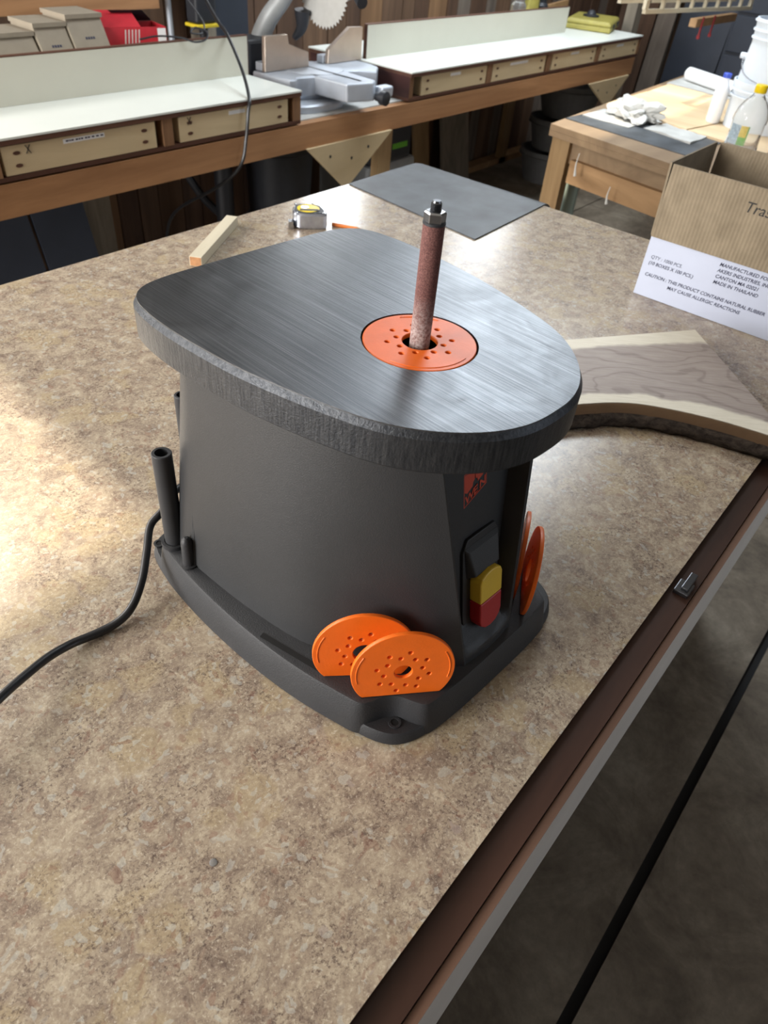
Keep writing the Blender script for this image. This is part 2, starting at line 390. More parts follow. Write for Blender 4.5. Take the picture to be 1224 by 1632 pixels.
# back wall: backing, vertical planks low down, boards with window openings above
wins = [(-1.1, .6, 1.68, 2.70), (3.08, 3.54, 1.6, 2.1), (3.75, 4.5, 1.72, 2.14), (4.58, 5.63, 2.25, 2.75)]
def wall_rects(u0, u1, z0, z1, holes):
    us = sorted({u0, u1, *[h[0] for h in holes], *[h[1] for h in holes]}); zs = sorted({z0, z1, *[h[2] for h in holes], *[h[3] for h in holes]})
    for a, b in zip(us, us[1:]):
        for c, d in zip(zs, zs[1:]):
            if not any(h[0] <= a and b <= h[1] and h[2] <= c and d <= h[3] for h in holes): yield a, b, c, d
bm = new_bm()
for a, b, c, d in wall_rects(-3, 6.8, 0, 3.0, wins): box(bm, a, b, 3.0, 3.06, c, d)
wb = struct(obj('wall_back', bm, M_darkwall))
u = .9; i = 0
while u < 6.75:
    wd = random.choice((.11, .14, .14, .18)); e = min(u + wd, 6.78)
    bm = new_bm(); box(bm, u + .003, e - .003, 2.982 - random.random() * .006, 2.999, .0, 1.5)
    obj('plank', bm, M_plank[random.choice((0, 0, 1, 2, 2, 3))], wb); u += wd
for n, (a, b, c, d) in enumerate(wins):
    bm = new_bm()
    for r in ((a - .05, b + .05, c - .05, c), (a - .05, b + .05, d, d + .04), (a - .05, a, c, d), (b, b + .05, c, d)): box(bm, r[0], r[1], 2.97, 3.0, r[2], r[3])
    struct(obj('window_%d' % (n + 2), bm, M_greypost))
we = struct(bx('wall_end', 6.8, 6.86, -3, 3.06, 0, 3.0, M_darkwall))
v = 2.98
while v > .2:
    wd = random.choice((.14, .18)); bm = new_bm(); box(bm, 6.785 - random.random() * .006, 6.799, v - wd + .003, v - .003, 0, 1.6)
    obj('plank', bm, M_plank[random.choice((1, 2, 2, 0))], we); v -= wd
bm = new_bm()
for a, b, c, d in wall_rects(-3, 3, 0, 3.0, [(1.05, 2.85, .9, 2.6)]): box(bm, -3.06, -3, a, b, c, d)
struct(obj('wall_left', bm, M_wall))
bm = new_bm()
for a, b, c, d in wall_rects(-3, 6.8, 0, 3.0, [(1.0, 3.4, .8, 2.4)]): box(bm, a, b, -3.06, -3, c, d)
struct(obj('wall_front', bm, M_wall))

# ------------------------------------------------------------------ laminate bench
t = thing('laminate_workbench', 'long workbench with speckled tan stone-look laminate top', 'workbench', (.56, .68, 0))
bx('laminate_top', -.655, 1.785, .0715, 1.292, T - .0016, T, M_lam, t)
bx('top_core', -.655, 1.784, .0725, 1.2915, T - .034, T - .0017, M_edge, t)
bx('edge_strip', -.655, 1.785, .0445, .0725, T - .034, T - .008, M_walnut_strip, t)
ap = bx('apron', -.655, 1.785, .0355, .0435, T - .262, T - .012, M_melamine_grey, t)
bx('plywood_edge', -.655, 1.785, .0353, .0437, T - .0119, T - .0105, M_ply, ap)
for x in (-.6, 1.66):
    for y in (.16, 1.2): bx('leg', x, x + .09, y - .045, y + .045, .001, T - .035, M_pine, t)
bx('rail', -.6, 1.75, 1.18, 1.22, .62, .76, M_pine_x, t)
bx('light_block_end', -.64, -.62, .10, 1.25, .002, .86, M_darkwall, t); bx('light_block_front', -.61, 1.64, .10, .118, .002, .64, M_darkwall, t)  # added unseen panels, keep door light under the top off the near floor
bm = new_bm(); lathe(bm, [(.0032, T), (.0032, T + .0004), (.0022, T + .0006)], 16, (.133, .227))
obj('screw_head', bm, M_steel, t, smooth=True)
bm = new_bm(); box(bm, .700, .724, .048, .066, T - .008, T - .002); box(bm, .706, .740, .051, .060, T - .008, T + .001)
tag(obj('metal_catch', bm, M_darksteel, bevel=.001), 'small grey metal catch screwed to the dark edge strip', 'catch')

# ------------------------------------------------------------------ spindle sander
SX, SY, SR = .4502, .3038, math.radians(-4.5)
sd = thing('spindle_sander', 'black oscillating spindle sander with thick grey iron table and orange throat insert', 'sander', (SX, SY, T), SR)
def mirror(h):   # half outline from front centre to back centre on the +x side
    return h + [(-x, y) for x, y in h[::-1] if abs(x) > 1e-6]
def chaikin(p, n=2):
    for _ in range(n):
        q = []
        for a, b in zip(p, p[1:] + p[:1]):
            q += [(.75 * a[0] + .25 * b[0], .75 * a[1] + .25 * b[1]), (.25 * a[0] + .75 * b[0], .25 * a[1] + .75 * b[1])]
        p = q
    return p
def offset(p, d):
    n = len(p); out = []
    for i in range(n):
        a, b, c = Vector(p[i - 1]), Vector(p[i]), Vector(p[(i + 1) % n])
        e1 = (b - a); e2 = (c - b)
        if e1.length < 1e-9 or e2.length < 1e-9: out.append(p[i]); continue
        nn = (Vector((e1.y, -e1.x)).normalized() + Vector((e2.y, -e2.x)).normalized()).normalized()
        out.append((b.x - nn.x * d, b.y - nn.y * d))
    return out
def z3(p, z): return [(x, y, z) for x, y in p]
H = .3198
tab = chaikin(mirror([(0, -.1385), (.027, -.137), (.054, -.1275), (.079, -.110), (.101, -.086), (.117, -.058), (.1285, -.02), (.1375, .015), (.1455, .055), (.1495, .095),
                      (.1515, .135), (.1505, .17), (.1445, .203), (.128, .2215), (.10, .2285), (.05, .2295), (0, .2297)]), 2)
hole = circ(.0493, 64)
bm = new_bm()
# the iron table: side, chamfer, bottom
loft(bm, [z3(offset(tab, .003), .2830), z3(tab, .286), z3(tab, H - .0065), z3(offset(tab, .0035), H - .0012)], True, False)
obj('table_edge', bm, M_cast, sd, smooth=True, local=True, angle=28)
ot = offset(tab, .0034); hr = [tuple(Vector(p).normalized() * .0493) for p in ot]; bm = new_bm()
hm = [tuple(Vector(h).lerp(Vector(p), .5)) for h, p in zip(hr, ot)]
loft(bm, [z3(hr, H - .012), z3(hr, H), z3(hm, H), z3(ot, H), z3(ot, H - .006)], False, False)
obj('table_top', bm, M_table, sd, local=True)
bm = shape_mesh([circ(.0505, 64), circ(.0425, 48)], .004); xf(bm, Matrix.Translation((0, 0, H - .0085)))
obj('insert_ledge', bm, M_dark, sd, local=True)
bm = new_bm(); lathe(bm, [(.0425, H - .05), (.0425, H - .0105)], 32, caps=False); loft(bm, [z3(circ(.0425), H - .05), z3(circ(.001), H - .05)], False, False)
obj('table_well', bm, M_dark, sd, local=True)
def insert_plate(rc, slot=0, flat=None, ri=.0200, ro=.0276):
    R_ = .0478
    out = circ(R_, 72)
    if flat is not None: out = [(x, max(y, flat)) for x, y in out]
    if slot: ctr = [(x + (slot if x > 0 else -slot), y) for x, y in circ(rc, 36)]
    else: ctr = circ(rc, 36)
    holes = []
    for i in range(8):
        a = 2 * PI * i / 8 + .2; holes.append(circ(.0021, 12, (ri * math.cos(a), ri * math.sin(a))))
        a += PI / 8; holes.append(circ(.0021, 12, (ro * math.cos(a), ro * math.sin(a))))
    return shape_mesh([out, ctr] + holes, .0042, .0007, 2)
def add_arcs(mm, par, **kw):
    for a0, a1 in ((.35, 1.15), (3.3, 4.9)) if not kw.get('side') else ((-.25, .55), (2.6, 3.4)):
        bm = new_bm(); pts = [(.0432 * math.cos(a0 + (a1 - a0) * i / 18), .0432 * math.sin(a0 + (a1 - a0) * i / 18), .0021) for i in range(19)]
        tube(bm, pts, .0006, 6); obj('raised_arc', xf(bm, mm), M_orange, par, smooth=True, local=kw.get('local', False))
bm = insert_plate(.0148); xf(bm, Matrix.Translation((0, 0, H - .0024)) @ Matrix.Rotation(.35, 4, 'Z'))
ti = obj('throat_insert', bm, M_orange, sd, local=True)
add_arcs(Matrix.Translation((0, 0, H - .0024)), ti, local=True)
# spindle
bm = new_bm(); lathe(bm, [(.0084, H - .045), (.0084, .4148), (.0081, .4155)], 28)
obj('sanding_sleeve', bm, M_grit, sd, smooth=True, local=True)
bm = new_bm(); lathe(bm, [(.0082, .4155), (.0088, .4158), (.0088, .4175), (.0080, .4178)], 28)
obj('washer', bm, M_rubber, sd, smooth=True, local=True)
bm = new_bm(); hexa = [(.0085 * math.cos(PI / 3 * i + .2), .0085 * math.sin(PI / 3 * i + .2)) for i in range(6)]
loft(bm, [z3(hexa, .4178), z3(hexa, .4240), z3([(x * .86, y * .86) for x, y in hexa], .4252)])
obj('hex_nut', bm, M_steel, sd, local=True, bevel=.0003)
bm = new_bm(); pr = []
z = .4245
while z < .4316: pr += [(.0043, z), (.0034, z + .0006)]; z += .0012
lathe(bm, [(.0034, .418)] + pr + [(.0030, .4325)], 20)
obj('threaded_rod', bm, M_darksteel, sd, smooth=True, local=True)
# housing
def body_ring(z):
    f = (z - .04) / .24
    bot = [(.036, -.133), (.06, -.112), (.085, -.083), (.11, -.048), (.132, -.004), (.1437, .066), (.1482, .14), (.1465, .175), (.135, .195), (.1, .203), (0, .205)]
    top = [(.067, -.088), (.083, -.066), (.0965, -.041), (.108, -.008), (.118, .04), (.124, .09), (.1265, .14), (.1245, .163), (.115, .178), (.09, .184), (0, .186)]
    side = [(a[0] + (b[0] - a[0]) * f, a[1] + (b[1] - a[1]) * f) for a, b in zip(bot, top)]
    # smooth side but keep the front edge crisp
    s3 = catmull([(x, y, 0) for x, y in side], 4); side = [(q.x, q.y) for q in s3]
    ex, ey = side[0]
    dep = .019 * min(1, max(0, (z - .052) / .02))
    half = [(0, ey + dep - .002 * (1 if dep == 0 else 0)), (ex * .5, ey + dep - .001), (ex - .009, ey + dep), (ex - .003, ey + .001)] + side
    half[-1] = (0, half[-1][1])
    return z3(mirror(half), z)
bm = new_bm()
loft(bm, [body_ring(z) for z in (.036, .046, .052, .057, .062, .067, .072, .1, .14, .18, .22, .26, .2835)])
obj('housing', bm, M_black, sd, smooth=True, local=True, angle=40)
def yf(z): return -.0686 - (.28 - z) * .1905   # the recessed front panel
# base
bo = chaikin(mirror([(0, -.148), (.08, -.1465), (.118, -.1395), (.1375, -.122), (.149, -.082), (.162, -.03), (.170, .03), (.172, .10), (.169, .16), (.160, .215), (.148, .238), (.11, .246), (0, .248)]), 2)
bm = new_bm()
loft(bm, [z3(offset(bo, .001), .0012), z3(bo, .002), z3(offset(bo, .0026), .0125), z3(offset(bo, .004), .0140)])
bt = mirror([(0, -.1425), (.03, -.1425), (.06, -.142), (.0905, -.1395), (.0975, -.137), (.103, -.126), (.109, -.112), (.118, -.1045), (.133, -.0995), (.1405, -.095), (.1445, -.080), (.1565, -.03), (.1635, .03), (.1655, .10), (.1625, .16),
             (.1580, .19), (.1535, .206), (.139, .212), (.131, .222), (.126, .238), (.10, .240), (0, .242)])
bt = chaikin(bt, 2)
loft(bm, [z3(offset(bt, -.0064), .0022), z3(offset(bt, -.0044), .0125), z3(bt, .036), z3(offset(bt, .0015), .0395), z3(offset(bt, .004), .0402)])
ba = obj('base', bm, M_base, sd, smooth=True, local=True, angle=35)
for x, y in ((-.1175, -.1195), (.1175, -.1195), (-.146, .226), (.146, .226)):
    bm = new_bm(); lathe(bm, [(.0038, .0139), (.0038, .0149)], 18, (x, y)); obj('bolt_hole', bm, M_dark, ba, local=True)
    bm = shape_mesh([circ(.0062, 20, (x, y)), circ(.0038, 18, (x, y))], .0012); xf(bm, Matrix.Translation((0, 0, .0150))); obj('hole_collar', bm, M_base, ba, local=True)
def bar2(bm, a, b, wd, z0, z1):
    a, b = Vector(a), Vector(b); d = (b - a).normalized(); n = Vector((-d.y, d.x)) * wd / 2
    prism(bm, [tuple(a + n), tuple(a - n), tuple(b - n), tuple(b + n)], z0, z1)
slots = [((-.1336, -.0880), (-.0746, -.1320)), ((-.1555, .028), (-.1400, -.047)), ((.1215, -.0915), (.0590, -.1325)), ((.1555, .028), (.1400, -.047))]
for a, b in slots:
    bm = new_bm(); bar2(bm, a, b, .006, .0398, .0406); obj('storage_slot', bm, M_dark, ba, local=True)
# sockets, peg and stored rubber drums
for sx_ in (-1, 1):
    bm = shape_mesh([circ(.0145, 28, (sx_ * .144, .192)), circ(.0112, 28, (sx_ * .144, .192))], .005); xf(bm, Matrix.Translation((0, 0, .0422)))
    obj('drum_socket', bm, M_base, ba, local=True)
    bm = new_bm(); lathe(bm, [(.0095, .0395), (.0095, .042), (.0068, .0425), (.0060, .072), (.0045, .0765), (.0018, .0785)], 20, (sx_ * .1515, .1545))
    obj('storage_peg', bm, M_base, ba, smooth=True, local=True)
    bm = new_bm(); bm2 = [(sx_ * (.1475 - .0), .150, .0402), (sx_ * .140, .152, .10), (sx_ * .132, .153, .165)]
    tube(bm, bm2, [.004, .0035, .0012], 8); obj('housing_rib', bm, M_black, sd, smooth=True, local=True)
def drum(x, y, z0, z1, r, label):
    o = thing('rubber_drum', label, 'drum', Vector((SX, SY, T + z0)) + Matrix.Rotation(SR, 3, 'Z') @ Vector((x, y, 0)), SR, 'rubber drums stored on the sander base')
    bm = new_bm(); hgt = z1 - z0
    loft(bm, [z3(circ(r, 28), 0), z3(circ(r, 28), hgt - .001), z3(circ(r - .0008, 28), hgt), z3(circ(r * .66, 28), hgt), z3(circ(r * .66, 28), .004)], True, True)
    obj('sleeve', bm, M_rubber, o, smooth=True, local=True)
drum(-.144, .192, .0405, .163, .0102, 'slim hollow rubber drum standing in the socket beside the power cord')
bm = shape_mesh([circ(.013, 24, (-.096, .222)), circ(.0085, 24, (-.096, .222))], .004); xf(bm, Matrix.Translation((0, 0, .042))); obj('drum_socket', bm, M_base, ba, local=True)
drum(-.096, .222, .0405, .196, .0080, 'taller rubber drum mostly hidden behind the sander housing')
bm = new_bm(); lathe(bm, [(.013, .0398), (.013, .058), (.010, .064), (.004, .066)], 24, (.146, -.02)); obj('wrench_boss', bm, M_base, ba, smooth=True, local=True)
# switch
def face_m(x, z, lift=0):   # frame lying on the recessed front panel
    up = Vector((0, .1905, 1)).normalized(); xx = Vector((1, 0, 0)); nn = xx.cross(up)
    return frame(Vector((x, yf(z), z)) + nn * lift, xx, up)
bm = xf(shape_mesh([[(-.024, -.05), (.024, -.05), (.027, -.03), (.027, .05), (.02, .062), (-.02, .062), (-.027, .05), (-.027, -.03)]], .004, .0008), face_m(.006, .105, .0016))
sw = obj('switch_plate', bm, M_black, sd, local=True)
bm = new_bm(); loft(bm, [[(-.022, .018, .003), (.022, .018, .003), (.026, .055, .003), (-.026, .055, .003)], [(-.018, .022, .012), (.018, .022, .012), (.022, .05, .007), (-.022, .05, .007)]])
xf(bm, face_m(.006, .105)); obj('switch_hood', bm, M_black, sw, local=True, bevel=.0015)
def pad(y0, y1, z0, z1, n0, n1, wd):
    pts = []
    for i in range(7): a = PI * i / 6; pts.append((wd * math.cos(a), (y1 - n1) + n1 * math.sin(a) if n1 else y1))
    if not n1: pts = [(wd, y1), (-wd, y1)]
    if n0:
        for i in range(7): a = PI + PI * i / 6; pts.append((wd * math.cos(a), (y0 + n0) + n0 * math.sin(a)))
    else: pts += [(-wd, y0), (wd, y0)]
    b = new_bm(); prism(b, pts, z0, z1); return b
obj('switch_key', xf(pad(-.010, .024, .003, .017, 0, .010, .0165), face_m(.006, .105)), M_yellow, sw, local=True, bevel=.0015)
obj('switch_paddle', xf(pad(-.046, -.0102, .003, .017, .014, 0, .0165), face_m(.006, .105)), M_red, sw, local=True, bevel=.0015)
# logo plate: sloping-based badge with mast silhouette and letters
LM = face_m(-.001, .2175, .0006) @ Matrix.Diagonal((.92, .92, 1, 1))
W0, W1 = -.017, .0175
def base_y(x): return -.020 + (x - W0) / (W1 - W0) * .013
def prism_poly(p, d=.0004): return xf(shape_mesh([p], d), LM)
def midy(x): return base_y(x) + .0135
lg = obj('badge', prism_poly([(W0 + .0012, midy(W0) + .0035), (W0 + .005, midy(W0 + .005) - .0005), (-.004, midy(-.004) + .0008), (-.0032, midy(-.003) + .0045), (-.0008, midy(0) + .006), (0, .0148), (.0008, midy(0) + .006), (.0032, midy(.003) + .0045), (.004, midy(.004)), (.011, midy(.011) + .001), (W1 - .0012, midy(W1) + .003), (W1 - .0012, .0155), (W0 + .0012, .0155)]), M_logo, sd, local=True)
bm = shape_mesh([[(W0, base_y(W0)), (W1, base_y(W1)), (W1, .017), (W0, .017)], [(W0 + .0008, base_y(W0) + .0012), (W1 - .0008, base_y(W1) + .001), (W1 - .0008, .0162), (W0 + .0008, .0162)]], .0004)
obj('badge_border', xf(bm, LM), M_logo, lg, local=True)
for ch, x0, sx_ in (('W', W0 + .002, 1.0), ('E', -.0025, 1.0), ('N', .0062, 1.05)):
    bm = text_bm(ch, .0125, 0, .0002, sx=sx_, off=.0003)
    for vv_ in bm.verts: vv_.co.y += (vv_.co.x) * .37
    bmesh.ops.translate(bm, vec=(x0, base_y(x0) + .0024, .0001), verts=bm.verts); obj('badge_letter', xf(bm, LM), M_logo, lg, local=True)
# power cord (leaves the back of the base and trails off across the bench)
cp = [(.47, .515, .03), (.42, .56, .04), (.375, .565, .052), (.338, .548, .05), (.318, .545, .042), (.296, .525, .030), (.272, .503, .020), (.247, .487, .012), (.226, .484, .0065), (.203, .488, .0052), (.178, .492, .008), (.154, .489, .014), (.128, .481, .020), (.097, .470, .026), (.06, .458, .026), (.0, .44, .014), (-.09, .43, .0062), (-.25, .47, .0052)]
bm = new_bm(); tube(bm, catmull([(x, y, T + z) for x, y, z in cp], 8), .0045, 12)
obj('power_cord', bm, M_cord, sd, smooth=True)

# stored spare insert plates
def spare(a, b, flat_z, tilt, rc, slot, label, top):
    o = thing('insert_plate', label, 'insert', (0, 0, 0), 0, 'orange insert plates stored around the sander base')
    R3 = Matrix.Rotation(SR, 3, 'Z')
    A = Vector((SX, SY, T)) + R3 @ Vector((*a, .0407)); B = Vector((SX, SY, T)) + R3 @ Vector((*b, .0407))
    mid = (A + B) / 2; d = (B - A).normalized(); c = (B - A).length / 2
    c = min(c, .0462); dn = math.sqrt(.0478 ** 2 - c * c)
    up = (Vector((0, 0, 1)) + Vector((d.y, -d.x, 0)) * tilt).normalized()
    o.location = mid
    mm = frame(mid + up * dn, d, up)
    bm = insert_plate(rc, slot, flat=-dn, ri=.0180, ro=.0248)
    p = obj('plate', xf(bm, mm), M_orange, o)
    add_arcs(mm, p, side=True)
spare((-.1336, -.0887), (-.0746, -.1335), .04, -.10, .0082, 0, 'orange insert plate with the smaller hole, standing at the base corner by the bolt hole', .12)
spare((-.1430, -.0480), (-.0870, -.0960), .04, -.08, .0105, 0, 'orange insert plate with round hole tucked behind the plate by the bolt hole', .12)
spare((.0590, -.1325), (.1215, -.0915), .04, .05, .012, 0, 'orange insert plate leaning outward, on the switch side beside the black boss', .12)
spare((.0700, -.1120), (.1310, -.0770), .04, -.03, .010, 0, 'orange insert plate upright against the housing on the switch side', .12)

# ------------------------------------------------------------------ things on the laminate bench
def slab():
    o = thing('walnut_slab', 'live-edge walnut slab with pale sapwood and dark bark edge', 'wood slab', (.86, .36, T), math.atan2(-.29, .21))
    inv = (Matrix.Translation(o.location) @ Matrix.Rotation(o.rotation_euler.z, 4, 'Z')).inverted()
    near = [(.86, .372), (.933, .323), (.984, .280), (1.017, .232), (1.049, .154), (1.067, .080), (1.075, .045)]
    far = [(1.205, .046), (1.243, .134), (1.322, .292), (1.213, .365), (1.104, .438), (1.0, .507)]
    near = [(q.x, q.y) for q in catmull([(x, y, 0) for x, y in near], 6)]
    zb, zt = T + .0005, T + .032
    def L(p, z): return inv @ Vector((p[0], p[1], z))
    def resample(P, n):
        P = [Vector(p) for p in P]; ls = [0]
        for p, q in zip(P, P[1:]): ls.append(ls[-1] + (q - p).length)
        out = []
        for i in range(n):
            d = ls[-1] * i / (n - 1); j = max(x for x in range(len(P) - 1) if ls[x] <= d + 1e-9); f = (d - ls[j]) / (ls[j + 1] - ls[j]); out.append(P[j].lerp(P[j + 1], f))
        return out
    na = resample(near, 40); fa = resample([(1.0, .507), (1.104, .438), (1.213, .365), (1.322, .292)], 40)
    # the sawn end runs from the far corner back to the near edge
    bm = new_bm(); M_ = 24; lay = bm.verts.layers.float.new('across'); g = {}
    for i in range(40):
        for j in range(M_ + 1):
            p = na[i].lerp(fa[i], j / M_)
            for lv, zz in ((0, zb), (1, zt)): g[lv, i, j] = bm.verts.new(L(p, zz)); g[lv, i, j][lay] = j / M_
    for i in range(39):
        for j in range(M_): bm.faces.new((g[1, i, j], g[1, i + 1, j], g[1, i + 1, j + 1], g[1, i, j + 1])); bm.faces.new((g[0, i, j + 1], g[0, i + 1, j + 1], g[0, i + 1, j], g[0, i, j]))
    for i in range(39):
        for j in (0, M_): bm.faces.new((g[1, i, j], g[1, i + 1, j], g[0, i + 1, j], g[0, i, j]))
    for j in range(M_):
        for i in (0, 39): bm.faces.new((g[1, i, j], g[1, i, j + 1], g[0, i, j + 1], g[0, i, j]))
    obj('board', bm, M_walnut, o, local=True)
    # bark strip below the sapwood along the wavy near edge
    bm = new_bm(); rows = []
    for i, p in enumerate(near):
        a = Vector(near[max(i - 1, 0)]); b = Vector(near[min(i + 1, len(near) - 1)]); n = Vector((b.y - a.y, -(b.x - a.x))).normalized()
        if n.x > 0: n = -n
        rows.append([Vector((p[0], p[1])) + n * dd for dd in (.0, .0015, .004)])
    def strip(prof, nm, mt, jit):
        bm = new_bm(); rng = random.Random(3); ring = []
        for i, p in enumerate(near):
            a = Vector(near[max(i - 1, 0)]); b = Vector(near[min(i + 1, len(near) - 1)]); n = Vector((b.y - a.y, -(b.x - a.x))).normalized()
            if n.x > 0: n = -n
            ring.append([L(Vector(p) + n * (dd + (rng.uniform(-jit, jit) if dd > 0 else 0)), z) for dd, z in prof])
        loft(bm, ring); return obj(nm, bm, mt, o, smooth=True, local=True, angle=60)
    strip([(-.002, zt - .001), (.003, zt - .0015), (.012, T + .019), (-.002, T + .019)], 'inner_bark', M_cambium, .0004)
    strip([(-.002, T + .0205), (.013, T + .0200), (.021, T + .015), (.024, T + .008), (.020, T + .001), (-.002, T + .001)], 'bark', M_bark, .0028)
slab()

def carton():
    U0, U1, V0, V1 = 1.46, 1.71, .085, .468
    o = thing('cardboard_box', 'open shipping carton, white printed base with upright brown kraft flaps', 'box', ((U0 + U1) / 2, (V0 + V1) / 2, T))
    zb, zm, zt, th = T + .0008, T + .119, T + .252, .004
    bm = new_bm(); box(bm, U0, U1, V0, V1, zb, zb + th)
    for a in ((U0, U0 + th, V0, V1), (U1 - th, U1, V0, V1), (U0 + th, U1 - th, V0, V0 + th), (U0 + th, U1 - th, V1 - th, V1)): box(bm, *a, zb + th, zm)
    body = obj('carton_body', bm, M_carton, o)
    def flap(a, b, lean):  # upright flap from a to b, top shifted by lean
        n = (Vector(b) - Vector(a)).normalized(); n = Vector((-n.y, n.x)) * th
        bm = new_bm(); A, B, Ld = Vector(a), Vector(b), Vector(lean)
        loft(bm, [[(*A, zm), (*B, zm), (*(B + n), zm), (*(A + n), zm)], [(*(A + Ld), zt), (*(B + Ld), zt), (*(B + n + Ld), zt), (*(A + n + Ld), zt)]])
        return obj('flap', bm, M_kraft, o)
    ff = flap((U0, V0), (U0, V1), (-.001, 0)); ff2 = flap((U1 - th, V0), (U1 - th, V1), (.006, 0))
    flap((U0 + .004, V1), (U1 - .004, V1), (0, .006)); flap((U0 + .004, V0 + th), (U1 - .004, V0 + th), (0, -.006))
    # fix normals of thickness direction: front flap grows inwards
    def tx(s, v, z, size, sh=.18, mt=M_ink, par=body, sx=1.0, off=.00014):
        bm = text_bm(s, size, sh, .0001, sx=sx, off=off)
        obj('printing', xf(bm, frame((U0 - .0003 if par is body else U0 - .0012 - th, v, z), (0, -1, 0), (0, 0, 1))), mt, par)
    tx('QTY : 1000 PCS.', .456, .978, .0094, off=0); tx('(10 BOXES X 100 PCS.)', .457, .966, .0094)
    tx('CAUTION : THIS PRODUCT CONTAINS NATURAL RUBBER', .457, .9425, .0094, sx=.985); tx('MAY CAUSE ALLERGIC REACTIONS', .405, .930, .0094)
    for i, s in enumerate(('MANUFACTURED FOR', 'AKERS INDUSTRIES, INC', 'CANTON MA 02021', 'MADE IN THAILAND')): tx(s, .325, 1.0045 - i * .0114, .0094)
    tx('Trash', .320, 1.108, .026, .15, M_marker, ff, off=0)
carton()

def mat_sheet():
    A, B, Cc, D = Vector((1.491, 1.288)), Vector((1.842, 1.300)), Vector((1.836, .872)), Vector((1.435, .851))
    bm = new_bm(); n = 28; g = {}
    for lay, dz in ((0, .0004), (1, .0030)):
        for i in range(n + 1):
            for j in range(n + 1):
                s, q = i / n, j / n; p = (A * (1 - s) + B * s) * (1 - q) + (D * (1 - s) + Cc * s) * q
                ov = max(0, p.x - 1.787); ovy = max(0, p.y - 1.293)
                z = T + dz - ov * ov * 9 - ovy * ovy * 60 - (.0 if ov == 0 else .0)
                g[lay, i, j] = bm.verts.new((p.x, p.y, z))
    for i in range(n):
        for j in range(n):
            bm.faces.new((g[1, i, j], g[1, i + 1, j], g[1, i + 1, j + 1], g[1, i, j + 1])); bm.faces.new((g[0, i, j + 1], g[0, i + 1, j + 1], g[0, i + 1, j], g[0, i, j]))
    for i in range(n):
        for a, b in (((i, 0), (i + 1, 0)), ((i + 1, n), (i, n)), ((0, i + 1), (0, i)), ((n, i), (n, i + 1))):
            bm.faces.new((g[1, *b], g[1, *a], g[0, *a], g[0, *b]))
    tag(obj('rubber_mat', bm, M_mat, smooth=True), 'scuffed black rubber mat overhanging the corner of the laminate bench', 'mat')
mat_sheet()

o = thing('wood_offcut', 'pale wood stick offcut lying behind the sander', 'wood offcut', (.966, 1.197, T), math.atan2(.127, .210))
bx('stick', -.120, .120, -.0125, .0125, .0005, .020, M_whitewood, o, local=True, bevel=.0008)
bx('end_grain', -.1204, -.1200, -.0112, .0112, .0015, .019, M_endgrain, o, local=True)

def tape():
    o = thing('tape_measure', 'chrome tape measure with yellow face lying flat', 'tape measure', (1.205, 1.155, T), math.radians(-42))
    out = chaikin([(-.038, -.034), (.034, -.034), (.040, -.020), (.034, .022), (.014, .036), (-.026, .036), (-.038, .018)], 2)
    bm = new_bm(); loft(bm, [z3(offset(out, .003), .0006), z3(out, .004), z3(out, .030), z3(offset(out, .004), .034)])
    c = obj('case', bm, M_chrome, o, smooth=True, local=True)
    bm = new_bm(); loft(bm, [z3(offset(out, .0045), .0338), z3(offset(out, .0065), .0352)]); obj('side_cover', bm, M_sawdark, o, local=True)
    bm = new_bm(); lathe(bm, [(.025, .035), (.025, .0362), (.0235, .0366)], 32, (-.002, .001)); d = obj('face_disc', bm, M_tapeyel, o, local=True, smooth=True)
    bm = new_bm(); lathe(bm, [(.009, .0364), (.009, .0372)], 24, (-.010, .004)); obj('face_emblem', bm, M_chrome, d, local=True)
    bm = new_bm(); bar2(bm, (-.022, -.012), (.020, -.012), .010, .0364, .0370); obj('face_band', bm, M_sawdark, d, local=True)
    bx('hook', -.0480, -.0375, -.032, -.014, .0006, .016, M_steel, o, local=True)
    for x, y in ((-.030, -.027), (.030, -.024), (.010, .031), (-.030, .026)):
        bm = new_bm(); lathe(bm, [(.0028, .034), (.0028, .0362), (.0016, .0368)], 12, (x, y)); obj('case_screw', bm, M_steel, o, local=True, smooth=True)
tape()
bm = new_bm(); tube(bm, [(1.240, 1.116, T + .0042), (1.264, 1.062, T + .0042)], .0040, 6)
pen = thing('pencil', 'short orange pencil stub beside the tape measure', 'pencil', (1.252, 1.09, T)); obj('shaft', bm, plain('pencil_orange', srgb(214, 116, 40), .45), pen)
bm = new_bm(); tube(bm, [(1.264, 1.062, T + .0042), (1.269, 1.050, T + .0042)], [.004, .0006], 6); obj('tip', bm, M_endgrain, pen)

